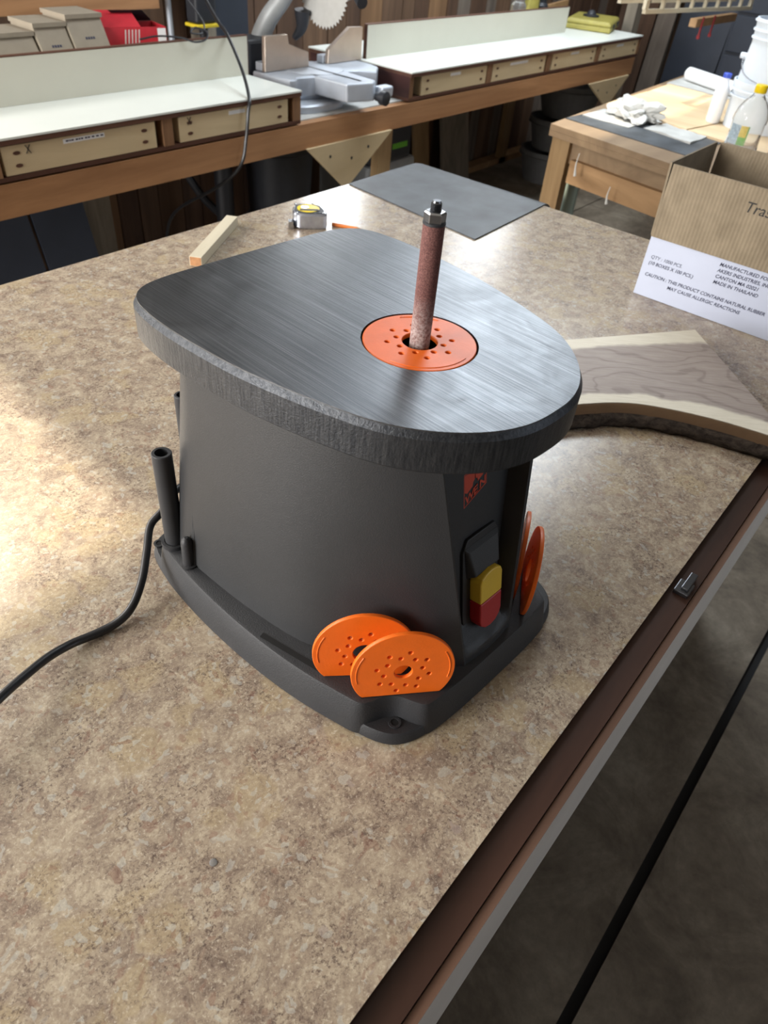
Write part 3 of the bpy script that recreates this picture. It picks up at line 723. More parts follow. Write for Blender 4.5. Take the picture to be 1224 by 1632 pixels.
# ------------------------------------------------------------------ saw bench along the back wall
sb = thing('saw_bench', 'long wooden saw bench with fir beam and plywood gussets', 'bench', (2.6, 2.5, 0))
bx('front_beam', .30, 5.11, 2.092, 2.130, .700, .789, M_beam, sb)
bx('platform', .30, 5.11, 2.131, 2.95, .789, .7935, M_dust, sb)
bx('rear_beam', .30, 5.11, 2.90, 2.94, .700, .788, M_beam, sb)
for x in (.45, 2.66, 4.98):
    for y in (2.135, 2.86): bx('leg', x, x + .09, y, y + .038, .001, .699 if y > 2.5 else .788, M_pine, sb)
for a, b, c in (((2.157, .703), (2.675, .703), (2.39, .515)), ((4.515, .699), (5.06, .699), (4.83, .54))):
    bm = new_bm(); loft(bm, [[(p[0], 2.079, p[1]) for p in (a, b, c)], [(p[0], 2.091, p[1]) for p in (a, b, c)]])
    gs = obj('gusset', bm, M_drawer, sb)
    for q in ((.25, .15), (.7, .12), (.5, .4)):
        px = a[0] + (b[0] - a[0]) * q[0]; bm = new_bm(); lathe(bm, [(.006, 0), (.006, .001)], 10); xf(bm, frame((px, 2.0788, a[1] - .03 - .1 * q[1]), (1, 0, 0), (0, 0, 1))); obj('screw', bm, M_sawdark, gs)

def wing(name, label, u0, u1, fence0, fence1, drawers, notes, side_dark):
    w = thing(name, label, 'drawer unit', ((u0 + u1) / 2, 2.4, .794))
    bx('top', u0, u1, 2.086, 2.69, .8995, .905, M_white_lam, w)
    bx('top_board', u0 + .001, u1 - .001, 2.088, 2.688, .886, .8993, M_carcass, w)
    bx('bottom_board', u0, u1, 2.094, 2.688, .7945, .806, M_carcass, w)
    bx('back_board', u0, u1, 2.676, 2.688, .8062, .8858, M_carcass, w)
    for x in (u0, u1 - .018): bx('side_panel', x, x + .018, 2.094, 2.675, .8062, .8858, side_dark, w)
    edges = [u0 + .018] + [e for d in drawers for e in d] + [u1 - .018]
    for a, b in list(zip(edges[2::2], edges[3::2]))[:-1] if len(drawers) > 1 else []:
        c = (a + b) / 2; bx('divider', c - .019, c + .019, 2.093, 2.13, .8062, .8858, M_divider, w)
    bx('divider', u1 - .036, u1 - .0005, 2.0935, 2.13, .8062, .8858, M_divider, w)
    bx('divider', u0 + .0005, u0 + .026, 2.0935, 2.13, .8062, .8858, M_divider, w)
    for (a, b), nt in zip(drawers, notes):
        d = bx('drawer', a + .003, b - .003, 2.096, 2.5, .808, .882, M_drawer, w)
        if nt:
            l = bx('label', nt[0], nt[1], 2.0952, 2.0958, .864, .876, M_pailsolid, d)
            if nt[2]:
                bm = new_bm(); x = nt[0] + .008; rr = random.Random(2)
                while x < nt[1] - .01:
                    l_ = rr.uniform(.004, .009); box(bm, x, x + l_, 2.0948, 2.0951, .8685, .8725); x += l_ + rr.choice((.002, .002, .006))
                ob = obj('lettering', bm, M_ink, d)
        for x in (a + .045, b - .045):
            for z in (.862, .830):
                bm = new_bm(); lathe(bm, [(.005, 0), (.005, .001)], 10); bmesh.ops.scale(bm, vec=(2.2, 1, 1), verts=bm.verts)
                xf(bm, frame((x, 2.0956, z), (1, 0, 0), (0, 0, 1))); obj('screw_pocket', bm, M_carcass, d)
    f = bx('fence', fence0, fence1, 2.37, 2.388, .9055, 1.030, M_fence, w)
    bx('fence_cap', fence0, fence1, 2.3695, 2.3885, 1.0302, 1.0335, M_carcass, f)
    bx('fence_edge', fence0 - .0015 if fence0 > 2.5 else fence1, fence0 if fence0 > 2.5 else fence1 + .0015, 2.3695, 2.3885, .9055, 1.0335, M_carcass, f)
    return w
M_side = wood('dark_side', srgb(60, 34, 32), srgb(84, 52, 48), 'y', 9, 12, .4)
wl = wing('saw_wing', 'white-topped drawer unit with two drawers and the cardboard boxes behind', .42, 2.133, .42, 2.132, [(.46, .93), (.985, 1.492), (1.578, 2.072)], [None, (1.173, 1.308, 1), (1.79, 1.862, 0)], M_side)
wr = wing('saw_wing', 'white-topped drawer unit with four drawers and the yellow case on it', 2.79, 5.137, 2.822, 4.64, [(2.875, 3.392), (3.440, 3.955), (4.025, 4.535), (4.600, 5.105)], [(3.09, 3.17, 0), (3.60, 3.77, 0), (4.228, 4.324, 0), (4.80, 4.896, 0)], M_side)
for ux in (1.065, 1.622):
    bm = new_bm()
    for s_ in (1, -1): tube(bm, [(ux - .007, 2.0953, .867 - s_ * .011), (ux + .007, 2.0953, .867 + s_ * .011)], .0012, 5)
    obj('pen_cross', bm, M_marker, [c for c in wl.children if c.name.startswith('drawer')][1 if ux < 1.3 else 2])

# hanging cable and the small loop of cord on the fence
bm = new_bm(); tube(bm, catmull([(2.17, 2.72, 1.26), (2.13, 2.60, 1.13), (2.075, 2.46, 1.065), (2.03, 2.358, 1.038), (1.95, 2.20, .966), (1.875, 2.085, .908), (1.852, 2.068, .87), (1.838, 2.068, .79), (1.812, 2.078, .70), (1.80, 2.2, .60), (1.82, 2.5, .42), (1.9, 2.7, .2), (1.9, 2.75, .012)], 8), .006, 8)
tag(obj('power_cable', bm, M_cord, smooth=True), 'thick grey cable hanging over the white drawer unit', 'cable')
bm = new_bm(); tube(bm, catmull([(1.70, 2.42, 1.037), (1.76, 2.40, 1.046), (1.83, 2.37, 1.042), (1.88, 2.358, 1.028), (1.93, 2.36, 1.032), (1.955, 2.38, 1.05), (1.93, 2.41, 1.06), (1.90, 2.40, 1.048), (1.94, 2.39, 1.046), (1.975, 2.42, 1.07), (1.985, 2.5, 1.12), (1.97, 2.6, 1.2)], 8), .003, 6)
tag(obj('thin_cord', bm, M_hose, smooth=True), 'thin dark cord looped over the fence beside the red box', 'cord')

# mitre saw
def mitre_saw():
    o = thing('mitre_saw', 'grey sliding mitre saw standing between the two white drawer units', 'saw', (2.47, 2.35, .794))
    z0 = .794
    bm = new_bm(); foot = chaikin([(2.20, 2.24), (2.23, 2.185), (2.32, 2.165), (2.45, 2.17), (2.50, 2.21), (2.66, 2.26), (2.74, 2.30), (2.74, 2.52), (2.20, 2.54)], 1)
    loft(bm, [z3(foot, z0 + .0005), z3(foot, z0 + .022), z3(offset(foot, .006), z0 + .028)]); obj('foot', bm, M_alu, o, smooth=True)
    bm = new_bm(); b_ = chaikin([(2.20, 2.35), (2.205, 2.235), (2.25, 2.225), (2.27, 2.255), (2.36, 2.235), (2.50, 2.235), (2.60, 2.25), (2.655, 2.17), (2.68, 2.19), (2.765, 2.25), (2.765, 2.42), (2.20, 2.44)], 1)
    loft(bm, [z3(offset(b_, .012), z0 + .028), z3(b_, z0 + .045), z3(b_, .899), z3(offset(b_, .004), .904)]); obj('table_casting', bm, M_alu, o, smooth=True)
    bm = new_bm(); lathe(bm, [(.13, .9042), (.13, .9052), (.127, .9056)], 48, (2.46, 2.355)); obj('turntable', bm, M_alu, o, smooth=True)
    bm = new_bm(); loft(bm, [z3([(2.36, 2.28), (2.37, 2.075), (2.50, 2.045), (2.545, 2.07), (2.56, 2.28)], z0 + .045), z3([(2.355, 2.28), (2.365, 2.075), (2.485, 2.045), (2.53, 2.07), (2.55, 2.28)], .904)])
    ar = obj('mitre_arm', bm, M_alu, o, bevel=.006)
    bx('kerf_slot', 2.452, 2.466, 2.085, 2.44, .9056, .9062, M_sawdark, ar)
    bm = new_bm(); xm = frame((2.515, 2.045, .853), (1, 0, 0), (0, 0, 1)); lathe(bm, [(.016, -.002), (.018, .02), (.026, .024), (.026, .048), (.018, .052)], 12); obj('handle_knob', xf(bm, xm), M_sawdark, ar, smooth=True)
    bm = new_bm(); box(bm, 2.53, 2.60, 2.03, 2.075, .845, .885); obj('detent_lever', bm, M_alu, ar, bevel=.008)
    # fences
    def fence(p, nm):
        bm = new_bm(); loft(bm, [[(a, 2.366, b) for a, b in p], [(a, 2.384, b) for a, b in p]]); obj(nm, bm, M_alu2, o, bevel=.002)
    fence([(2.216, .9065), (2.458, .9065), (2.455, .958), (2.345, .992), (2.338, 1.024), (2.219, 1.024)], 'fence')
    fence([(2.572, .9065), (2.785, .9065), (2.785, 1.026), (2.703, 1.029), (2.575, .957)], 'fence')
    bm = new_bm(); box(bm, 2.215, 2.46, 2.384, 2.42, .9065, .935); box(bm, 2.56, 2.785, 2.384, 2.42, .9065, .935); obj('fence_mount', bm, M_alu, o, bevel=.003)
    # head: blade, guard, motor, arm, slide rails
    C0 = Vector((2.50, 2.33, 1.165))
    N = 44; prof = []
    for i in range(N):
        a = 2 * PI * i / N; prof.append((.128 * math.cos(a), .128 * math.sin(a))); a += 2 * PI / N * .55; prof.append((.116 * math.cos(a), .116 * math.sin(a)))
    bm = xf(shape_mesh([prof, circ(.012, 20)], .002), frame(C0, (0, 1, 0), (0, 0, 1))); bl = obj('blade', bm, M_blade, o)
    bm = new_bm(); lathe(bm, [(.024, -.006), (.024, .012), (.016, .018)], 20); obj('arbor_washer', xf(bm, frame(C0, (0, -1, 0), (0, 0, 1))), M_sawdark, bl, smooth=True)
    g = [(.145 * math.cos(a), .145 * math.sin(a)) for a in [PI * (.08 + i * .9 / 20) for i in range(21)]] + [(.05 * math.cos(a), .05 * math.sin(a)) for a in [PI * (.98 - i * .9 / 12) for i in range(13)]]
    bm = xf(shape_mesh([g], .04, .004), frame(C0 + Vector((.004, 0, 0)), (0, 1, 0), (0, 0, 1))); obj('upper_guard', bm, M_sawgrey, o)
    bm = new_bm(); tube(bm, [C0 + Vector((.02, .02, .0)), C0 + Vector((.19, .05, .01))], .055, 20); obj('motor', bm, M_sawdark, o, smooth=True)
    bm = new_bm(); tube(bm, [C0 + Vector((-.13, .10, -.015)), C0 + Vector((-.01, .03, .005))], .014, 12); obj('lift_rod', bm, M_alu, o, smooth=True)
    bm = new_bm(); tube(bm, catmull([(2.36, 2.55, .91), (2.345, 2.53, .98), (2.36, 2.49, 1.06), (2.40, 2.44, 1.14), (2.43, 2.40, 1.24)], 5), [.042 - .0006 * i for i in range(21)], 14); obj('swing_arm', bm, M_sawgrey, o, smooth=True)
    bm = new_bm(); tube(bm, catmull([(2.47, 2.46, .99), (2.48, 2.43, 1.03), (2.475, 2.42, 1.09)], 5), [.012 + .002 * i for i in range(11)], 12); obj('dust_chute', bm, M_sawdark, o, smooth=True)
    bm = new_bm(); box(bm, 2.20, 2.33, 2.44, 2.56, .80, 1.0); obj('pivot_block', bm, M_sawdark, o, bevel=.012)
    for dx in (.06, .14):
        bm = new_bm(); tube(bm, [(2.34 + dx, 2.28, 1.27), (2.34 + dx, 2.80, 1.27)], .014, 12); obj('slide_rail', bm, M_steel, o, smooth=True)
    bm = new_bm(); tube(bm, catmull([(2.50, 2.26, 1.25), (2.44, 2.14, 1.21), (2.38, 2.03, 1.165)], 5), .020, 12); obj('trigger_handle', bm, M_sawdark, o, smooth=True)
mitre_saw()

# things behind the left fence
def bin_box(u0, u1, v0, zt, label):
    o = thing('cardboard_bin', label, 'box', ((u0 + u1) / 2, v0 + .1, .9055), 0, 'plain cardboard bins behind the fence')
    bm = new_bm(); z0 = .906; th = .004
    prof = [(v0 + .0, z0), (v0 + .22, z0), (v0 + .22, zt), (v0 + .09, zt)]
    loft(bm, [[(u0, a, b) for a, b in prof], [(u1, a, b) for a, b in prof]]); obj('bin_front', bm, M_cardgrey, o)
    bm = new_bm(); box(bm, u0 - .004, u1 + .004, v0 + .082, v0 + .224, zt, zt + .012); obj('lid_rim', bm, M_cardgrey, o)
    bm = new_bm(); s_ = Vector((0, .09, zt - z0)).normalized(); 
    for i in range(4): box(bm, -.016 + i * .009, -.010 + i * .009, 0, .007, 0, .0004)
    c = Vector(((u0 + u1) / 2, v0, z0)) + s_ * ((zt - z0) * .78); obj('stamp', xf(bm, frame(c - Vector((0, .0006, 0)), (1, 0, 0), s_)), M_ink, o)
bin_box(1.19, 1.382, 2.44, 1.050, 'lowest plain cardboard bin at the open end of the row')
bin_box(1.39, 1.498, 2.44, 1.070, 'middle-height plain cardboard bin between two others')
bin_box(1.505, 1.632, 2.44, 1.088, 'tallest plain cardboard bin beside the red box')
def red_box():
    o = thing('red_carton', 'open red retail carton with white stripes behind the fence', 'box', (1.76, 2.56, .9055), math.radians(-14))
    bm = new_bm(); th = .003
    for a in ((-.11, .11, -.06, -.057), (-.11, .11, .057, .06), (-.11, -.107, -.057, .057), (.107, .11, -.057, .057)): box(bm, *a, .0005, .152)
    box(bm, -.107, .107, -.057, .057, .0005, .004); obj('carton_body', bm, M_redbox, o, local=True)
    bm = new_bm(); loft(bm, [[(-.11, -.06, .1525), (.02, -.06, .1525), (.02, -.058, .1525), (-.11, -.058, .1525)], [(-.10, .05, .186), (.03, .05, .186), (.03, .052, .186), (-.10, .052, .186)]]); obj('flap', bm, M_redbox, o, local=True)
    bm = new_bm(); loft(bm, [[(.0, .06, .1525), (.11, .06, .1525), (.11, .062, .1525), (.0, .062, .1525)], [(-.06, .02, .190), (.06, .02, .190), (.06, .022, .190), (-.06, .022, .190)]]); obj('flap', bm, M_sawdark, o, local=True)
    bm = new_bm()
    for i in range(5): loft(bm, [[(-.045 + i * .012, -.0606, .085), (-.041 + i * .012, -.0606, .085), (-.041 + i * .012, -.0602, .085), (-.045 + i * .012, -.0602, .085)], [(-.037 + i * .012, -.0606, .145), (-.033 + i * .012, -.0606, .145), (-.033 + i * .012, -.0602, .145), (-.037 + i * .012, -.0602, .145)]])
    obj('stripe_print', bm, M_paper, o, local=True)
    bx('print_panel', .078, .108, -.0607, -.0602, .085, .148, M_pailsolid, o, local=True)
red_box()
bx_ = bx('wall_batten', 1.0, 2.105, 2.84, 2.878, 1.053, 1.14, M_beam); tag(bx_, 'fir board fixed level above the cardboard bins', 'board')
for x in (1.12, 1.95): bx('bracket', x, x + .04, 2.8785, 2.981, 1.06, 1.13, M_pine, bx_)
o = tag(bx('wall_stud', 2.335, 2.40, 2.86, 2.95, .795, 1.7, M_greypost), 'weathered grey wooden stud behind the mitre saw', 'post')
bm = new_bm(); tube(bm, [(2.18, 2.88, .7945), (2.19, 2.90, 1.6)], .012, 10); tag(obj('grey_pipe', bm, M_alu, smooth=True), 'slim grey metal pipe standing beside the yellow-trimmed tool', 'pipe')
def hung_tool():
    o = thing('battery_tool', 'black tool with yellow trim band standing on the bench behind the red box', 'power tool', (2.27, 2.80, .7945))
    bx('body', 2.222, 2.325, 2.76, 2.83, 1.005, 1.2, M_sawdark, o, bevel=.01); bx('trim_band', 2.218, 2.329, 2.752, 2.836, .992, 1.0045, M_tapeyel, o, bevel=.003)
    bm = new_bm(); tube(bm, [(2.283, 2.80, .7955), (2.283, 2.80, .90), (2.283, 2.80, .9915)], [.03, .012, .02], 12); obj('stand', bm, M_sawdark, o, smooth=True)
hung_tool()
# tall dark cabinet-like sheet behind the mitre saw
o = tag(bx('dark_sheet', 2.42, 2.62, 2.90, 2.925, .795, 1.6, M_navy), 'dark blue-grey sheet leaning behind the mitre saw', 'sheet')

# things on the right wing
def case():
    o = thing('tool_case', 'low yellow plastic case with black latches on white top', 'case', (5.05, 2.40, .9055), math.radians(18))
    p = [(-.20, -.14), (.20, -.14), (.20, .14), (-.20, .14)]
    bm = new_bm(); loft(bm, [z3(offset(p, .004), .0005), z3(p, .006), z3(p, .028)]); obj('tray', bm, M_yelkit, o, local=True, bevel=.01)
    bm = new_bm(); loft(bm, [z3(offset(p, .003), .0285), z3(offset(p, .003), .046), z3(offset(p, .02), .055)]); obj('lid', bm, M_yelkit, o, local=True, bevel=.008)
    for x in (-.09, .09): bx('latch', x - .02, x + .02, -.147, -.1405, .018, .04, M_sawdark, o, local=True)
    bm = new_bm(); lathe(bm, [(.05, .0555), (.05, .065), (.03, .068), (.02, .085), (.012, .09)], 16, (.0, .02)); obj('fitting', bm, M_sawdark, o, local=True, smooth=True)
case()
bm = new_bm(); loft(bm, [[(4.70, 2.62, .9055), (5.12, 2.63, .9055), (5.12, 2.65, .9055), (4.70, 2.64, .9055)], [(4.70, 2.62, .99), (5.12, 2.63, 1.02), (5.12, 2.65, 1.02), (4.70, 2.64, .99)]])
tag(obj('wood_block', bm, M_pine_x, bevel=.003), 'brown board standing on edge behind the yellow case', 'board')
for i, (x, mt, hh, lab) in enumerate(((4.28, M_clear, .16, 'clear glass jar behind the cream fence'), (4.42, M_yelkit, .20, 'yellow tin behind the cream fence'), (4.53, M_sawdark, .15, 'black jar behind the cream fence'))):
    o = thing('jar', lab, 'jar', (x, 2.5, .9055)); bm = new_bm(); lathe(bm, [(.038, .0005), (.042, .004), (.042, hh - .03), (.03, hh - .015), (.03, hh)], 20); obj('vessel', bm, mt, o, smooth=True, local=True)
    bm = new_bm(); lathe(bm, [(.032, hh + .0005), (.032, hh + .014), (.029, hh + .016)], 20); obj('lid', bm, M_sawdark, o, smooth=True, local=True)

# under the saw bench
def extractor():
    o = thing('dust_extractor', 'black and grey dust extractor with green badge behind the gusset', 'extractor', (3.12, 2.55, 0))
    bx('lower_tub', 2.90, 3.28, 2.38, 2.72, .03, .44, M_sawgrey, o, bevel=.02); bx('upper_unit', 2.89, 3.22, 2.37, 2.72, .4405, .64, M_sawdark, o, bevel=.02)
    bx('badge', 3.06, 3.18, 2.3685, 2.3698, .50, .525, M_green, o)
    for x in (2.95, 3.2):
        for y in (2.44, 2.66):
            bm = new_bm(); tube(bm, [(x - .012, y, .021), (x + .012, y, .021)], .02, 14); obj('wheel', bm, M_sawdark, o, smooth=True)
extractor()
def shop_bin():
    o = thing('black_bin', 'black lidded bin under the saw bench behind the plywood gusset', 'bin', (2.46, 2.55, 0))
    p = chaikin([(2.32, 2.42), (2.62, 2.42), (2.62, 2.70), (2.32, 2.70)], 2)
    bm = new_bm(); loft(bm, [z3(offset(p, .03), .001), z3(p, .55), z3(offset(p, -.01), .56), z3(offset(p, -.01), .575)]); obj('tub', bm, M_sawdark, o, smooth=True)
    bm = new_bm(); loft(bm, [z3(offset(p, -.012), .5755), z3(offset(p, -.012), .595), z3(offset(p, .05), .62)]); obj('lid', bm, M_sawdark, o, smooth=True)
shop_bin()
for i, (x, lab) in enumerate(((1.50, 'black hose drooping under the drawer with the long paper label'), (2.08, 'black hose looping down beside the black bin'))):
    bm = new_bm(); tube(bm, catmull([(x, 2.86, .69), (x + .02, 2.80, .5), (x + .10, 2.74, .33), (x + .24, 2.70, .22), (x + .42, 2.72, .30), (x + .48, 2.8, .55), (x + .48, 2.84, .69)] if i else [(x - .2, 2.9, .69), (x - .19, 2.88, .45), (x - .12, 2.84, .20), (x + .05, 2.8, .03), (x + .3, 2.78, .022), (x + .5, 2.9, .022)], 8), .018 if i else .012, 10)
    tag(obj('vacuum_hose', bm, M_hose, smooth=True), lab, 'hose')
tag(bx('grey_pillar', 1.63, 1.76, 2.86, 2.94, .001, .699, M_greypost), 'broad grey wooden upright under the bench', 'post')
bm = new_bm(); tube(bm, [(2.17, 2.6, .0405), (2.17, 2.6, .66)], .04, 14); tag(obj('black_pipe', bm, M_hose, smooth=True), 'thick black pipe standing under the saw bench', 'pipe').location = (0, 0, -.04)
# stacked grey tubs
z = .001
for i, (r0, r1, hh, dx, lab) in enumerate(((.15, .20, .20, 0, 'bottom grey tub of the stack under the bench'), (.14, .19, .19, .03, 'middle grey tub of the stack under the bench'), (.16, .22, .20, .12, 'top and widest grey tub of the stack under the bench'))):
    o = thing('grey_tub', lab, 'tub', (4.95 + dx, 2.46, z), 0, 'stacked grey tubs')
    bm = new_bm(); loft(bm, [z3(circ(r0, 32), 0), z3(circ(r1 - .01, 32), hh - .03), z3(circ(r1, 32), hh - .028), z3(circ(r1, 32), hh), z3(circ(r1 - .012, 32), hh), z3(circ(r0 - .008, 32), .01)]); obj('shell', bm, M_tub, o, smooth=True, local=True)
    bm = new_bm(); pts = [((r1 + .0) * math.cos(a), (r1 + .0) * math.sin(a), hh - .035) for a in [2 * PI * q / 32 for q in range(33)]]; tube(bm, pts, .005, 6); obj('rim_band', bm, M_tub, o, smooth=True, local=True)
    z += hh + .001
tag(bx('floor_plank', 4.15, 5.6, 2.86, 2.95, .001, .04, M_pine_x), 'weathered board lying on the floor along the plank wall', 'board')
bm = new_bm(); loft(bm, [[(4.20, 2.80, .001), (4.50, 2.80, .001), (4.50, 2.82, .001), (4.20, 2.82, .001)], [(4.20, 2.92, .64), (4.50, 2.92, .64), (4.50, 2.94, .64), (4.20, 2.94, .64)]])
tag(obj('leaning_board', bm, M_greypost), 'grey weathered panel leaning on the wall beside the tubs', 'board')
bm = new_bm(); loft(bm, [[(3.95, 2.84, .001), (4.10, 2.84, .001), (4.10, 2.86, .001), (3.95, 2.86, .001)], [(3.95, 2.95, .66), (4.10, 2.95, .66), (4.10, 2.97, .66), (3.95, 2.97, .66)]])
tag(obj('leaning_board', bm, M_pine), 'narrow brown plank leaning on the wall under the drawers', 'board')

# ------------------------------------------------------------------ assembly table with the buckets
at = thing('assembly_table', 'rough wooden table with doubled plywood top and stud legs', 'table', (3.9, .95, 0))
Q = [(3.02, 1.52), (2.747, .2), (4.75, .2), (5.0, 1.655)]
def qp(s, q, ins=0):
    a = Vector(Q[0]) * (1 - s) + Vector(Q[3]) * s; b = Vector(Q[1]) * (1 - s) + Vector(Q[2]) * s
    return a * (1 - q) + b * q
bm = new_bm(); prism(bm, Q, .778, .80); obj('top_sheet', bm, M_topply, at)
bm = new_bm(); prism(bm, offset(Q, -.0), .756, .7775); obj('under_sheet', bm, M_topply, at)
def lbar(a, b, wd, z0, z1, nm, mt):
    bm = new_bm(); bar2(bm, a, b, wd, z0, z1); return obj(nm, bm, mt, at)
a, b = qp(.035, .05), qp(.035, .96); lbar(a, b, .038, .665, .7555, 'apron', M_topply)
a, b = qp(.018, .10), qp(.018, .95); lbar(a, b, .03, .60, .69, 'front_rail', M_pine_x)
a, b = qp(.05, .03), qp(.95, .03); lbar(a, b, .038, .66, .7555, 'apron', M_pine_x)
for s, q in ((.012, .035), (.012, .95), (.96, .05), (.96, .95)):
    p = qp(s, q); bm = new_bm(); dx = .0 
    prism(bm, [(p.x + .0, p.y + .03), (p.x - .012, p.y - .058), (p.x + .034, p.y - .062), (p.x + .05, p.y + .028)], .001, .7555); obj('leg', bm, M_pine, at)
for x, y, z0, z1 in ((2.958, 1.33, .655, .74), (2.918, 1.15, .60, .665)):
    bm = new_bm(); tube(bm, catmull([(x - .012, y, z1), (x - .014, y + .003, (z0 + z1) / 2), (x - .012, y - .002, z0)], 4), [.0015, .0015, .0015, .002, .003, .003, .004, .005, .006], 6); obj('glue_drip', bm, M_paper, at, smooth=True)
bm = new_bm(); tube(bm, [(3.20, 1.44, .001), (3.20, 1.44, .62)], .03, 16); tag(obj('pale_pipe', bm, M_pvc, smooth=True), 'pale green plastic pipe standing under the assembly table', 'pipe')
def flat(name, pts, z, th, mt, label, cat, group=None, smooth=False):
    bm = new_bm(); prism(bm, pts, z, z + th); return tag(obj(name, bm, mt), label, cat, group)
flat('bench_mat', [(3.155, 1.525), (3.06, .93), (3.42, .93), (3.48, 1.50)], .8005, .003, M_mat, 'thin black mat lying on the assembly table under the papers', 'mat')
flat('pale_board', [(3.56, 1.535), (3.44, 1.10), (3.90, 1.02), (4.02, 1.54)], .8005, .012, M_pale_ply, 'pale plywood sheet behind the crumpled paper on the table', 'board', 'pale plywood sheets on the assembly table')
flat('pale_board', [(3.43, 1.09), (3.36, .74), (3.84, .70), (3.89, 1.01)], .8005, .012, M_pale_ply, 'pale plywood sheet under the white buckets', 'board', 'pale plywood sheets on the assembly table')
flat('pale_board', [(4.03, 1.54), (3.91, 1.02), (4.24, .98), (4.36, 1.56)], .8005, .010, M_pale_ply, 'pale plywood sheet nearest the rolled white paper', 'board', 'pale plywood sheets on the assembly table')
flat('shade_board', [(4.38, 1.58), (4.26, .90), (4.72, .86), (4.85, 1.60)], .8005, .010, M_papergrey, 'grey sheet coloured as shade at the far end of the assembly table', 'board')  # grey tone stands in for a shaded area of the table top
def sheet(name, corners, z, mt, label, amp, seed, th=.0012):
    rng = random.Random(seed); n = 16; bm = new_bm(); A, B, Cc, D = [Vector(c) for c in corners]; g = {}
    for i in range(n + 1):
        for j in range(n + 1):
            s, q = i / n, j / n; p = (A * (1 - s) + B * s) * (1 - q) + (D * (1 - s) + Cc * s) * q
            h = amp * (.5 + .5 * math.sin(6 * s + 3 * q + seed) * math.cos(7 * q - 2 * s)) + rng.random() * amp * .4
            g[0, i, j] = bm.verts.new((p.x, p.y, z)); g[1, i, j] = bm.verts.new((p.x, p.y, z + th + h))
    for i in range(n):
        for j in range(n): bm.faces.new((g[1, i, j], g[1, i + 1, j], g[1, i + 1, j + 1], g[1, i, j + 1])); bm.faces.new((g[0, i, j + 1], g[0, i + 1, j + 1], g[0, i + 1, j], g[0, i, j]))
    for i in range(n):
        for a, b in (((i, 0), (i + 1, 0)), ((i + 1, n), (i, n)), ((0, i + 1), (0, i)), ((n, i), (n, i + 1))): bm.faces.new((g[1, *b], g[1, *a], g[0, *a], g[0, *b]))
    return tag(obj(name, bm, mt, smooth=True), label, 'paper')
sheet('paper_sheet', ((3.26, 1.50), (3.47, 1.50), (3.44, 1.26), (3.25, 1.28)), .8037, M_papergrey, 'flat grey paper sheet under the crumpled white paper', .003, 1)
sheet('paper_sheet', ((3.31, 1.235), (3.47, 1.20), (3.41, 1.0), (3.24, 1.005)), .8037, M_papergrey, 'wrinkled grey paper sheet lying beside the carton', .006, 4)
# crumpled white paper
def crumple(c, r, seed):
    rng = random.Random(seed); bm = new_bm(); bmesh.ops.create_icosphere(bm, subdivisions=4, radius=1)
    ctr = [Vector((rng.uniform(-1, 1), rng.uniform(-1, 1), rng.uniform(-.2, 1))).normalized() for _ in range(26)]
    for v_ in bm.verts:
        d = v_.co.normalized(); k1 = sorted(-(d.dot(q)) for q in ctr); ridge = (k1[1] - k1[0])
        rad = .62 + min(ridge * 3.4, .55) + .14 * math.sin(9 * d.x + 5 * d.y)
        v_.co = Vector((d.x * r[0] * rad, d.y * r[1] * rad, max(d.z, -.25) * r[2] * rad))
    zmin = min(v_.co.z for v_ in bm.verts)
    for v_ in bm.verts: v_.co += Vector((c[0], c[1], c[2] - zmin))
    return bm
tag(obj('crumpled_paper', crumple((3.41, 1.335, .8085), (.095, .135, .062), 5), M_paper, smooth=True, angle=20), 'crumpled white paper ball on the black table mat', 'paper')
# rolled white sheet
bm = new_bm(); tube(bm, [(4.56, 1.54, .843), (4.38, 1.22, .843)], .032, 18); tag(obj('paper_roll', bm, M_pailsolid, smooth=True), 'roll of white paper lying on the far end of the table', 'paper roll')
# buckets
def pail(name, label, c, z, prof, handle_z, rim_z, rs):
    o = thing(name, label, 'bucket', (c[0], c[1], z), 0, 'white plastic pails stacked on the table')
    bm = new_bm(); seg = 40; r0 = prof
    loft(bm, [z3(circ(r, seg), h) for r, h in prof] + [z3(circ(prof[-1][0] - .006, seg), prof[-1][1]), z3(circ(prof[0][0] - .006, seg), .006)])
    b = obj('shell', bm, M_bucket, o, smooth=True, local=True)
    for h, r in rs:
        bm = shape_mesh([circ(r + .007, seg), circ(r - .002, seg)], .007, .0015); xf(bm, Matrix.Translation((0, 0, h))); obj('rib', bm, M_bucket, b, local=True, smooth=True)
    if handle_z:
        r = prof[1][0]; pts = [(r * 1.03 * math.cos(a), r * 1.03 * math.sin(a), handle_z - .07 * math.sin((a - PI * .52) / PI * PI)) for a in [PI * .52 + PI * q / 16 for q in range(17)]]
        bm = new_bm(); tube(bm, pts, .0022, 6); hd = obj('wire_handle', bm, M_steel, o, smooth=True, local=True)
        a = PI * .52; bm = new_bm(); tube(bm, [(r * .98 * math.cos(a), r * .98 * math.sin(a), handle_z), (r * 1.16 * math.cos(a), r * 1.16 * math.sin(a), handle_z)], .011, 12); obj('handle_ear', bm, M_bucket, o, smooth=True, local=True)
BC = (3.745, .915)
pail('white_bucket', 'lower white plastic pail standing on the plywood sheet', BC, .8130, [(.130, 0), (.138, .14), (.146, .155), (.146, .175)], 0, 0, [(.120, .138), (.142, .141)])
pail('white_bucket', 'upper white plastic pail with wire handle and ribbed rim', BC, .8200, [(.118, 0), (.134, .155), (.128, .30), (.134, .36), (.138, .385)], .245, 0, [(.318, .129), (.345, .132), (.376, .136)])
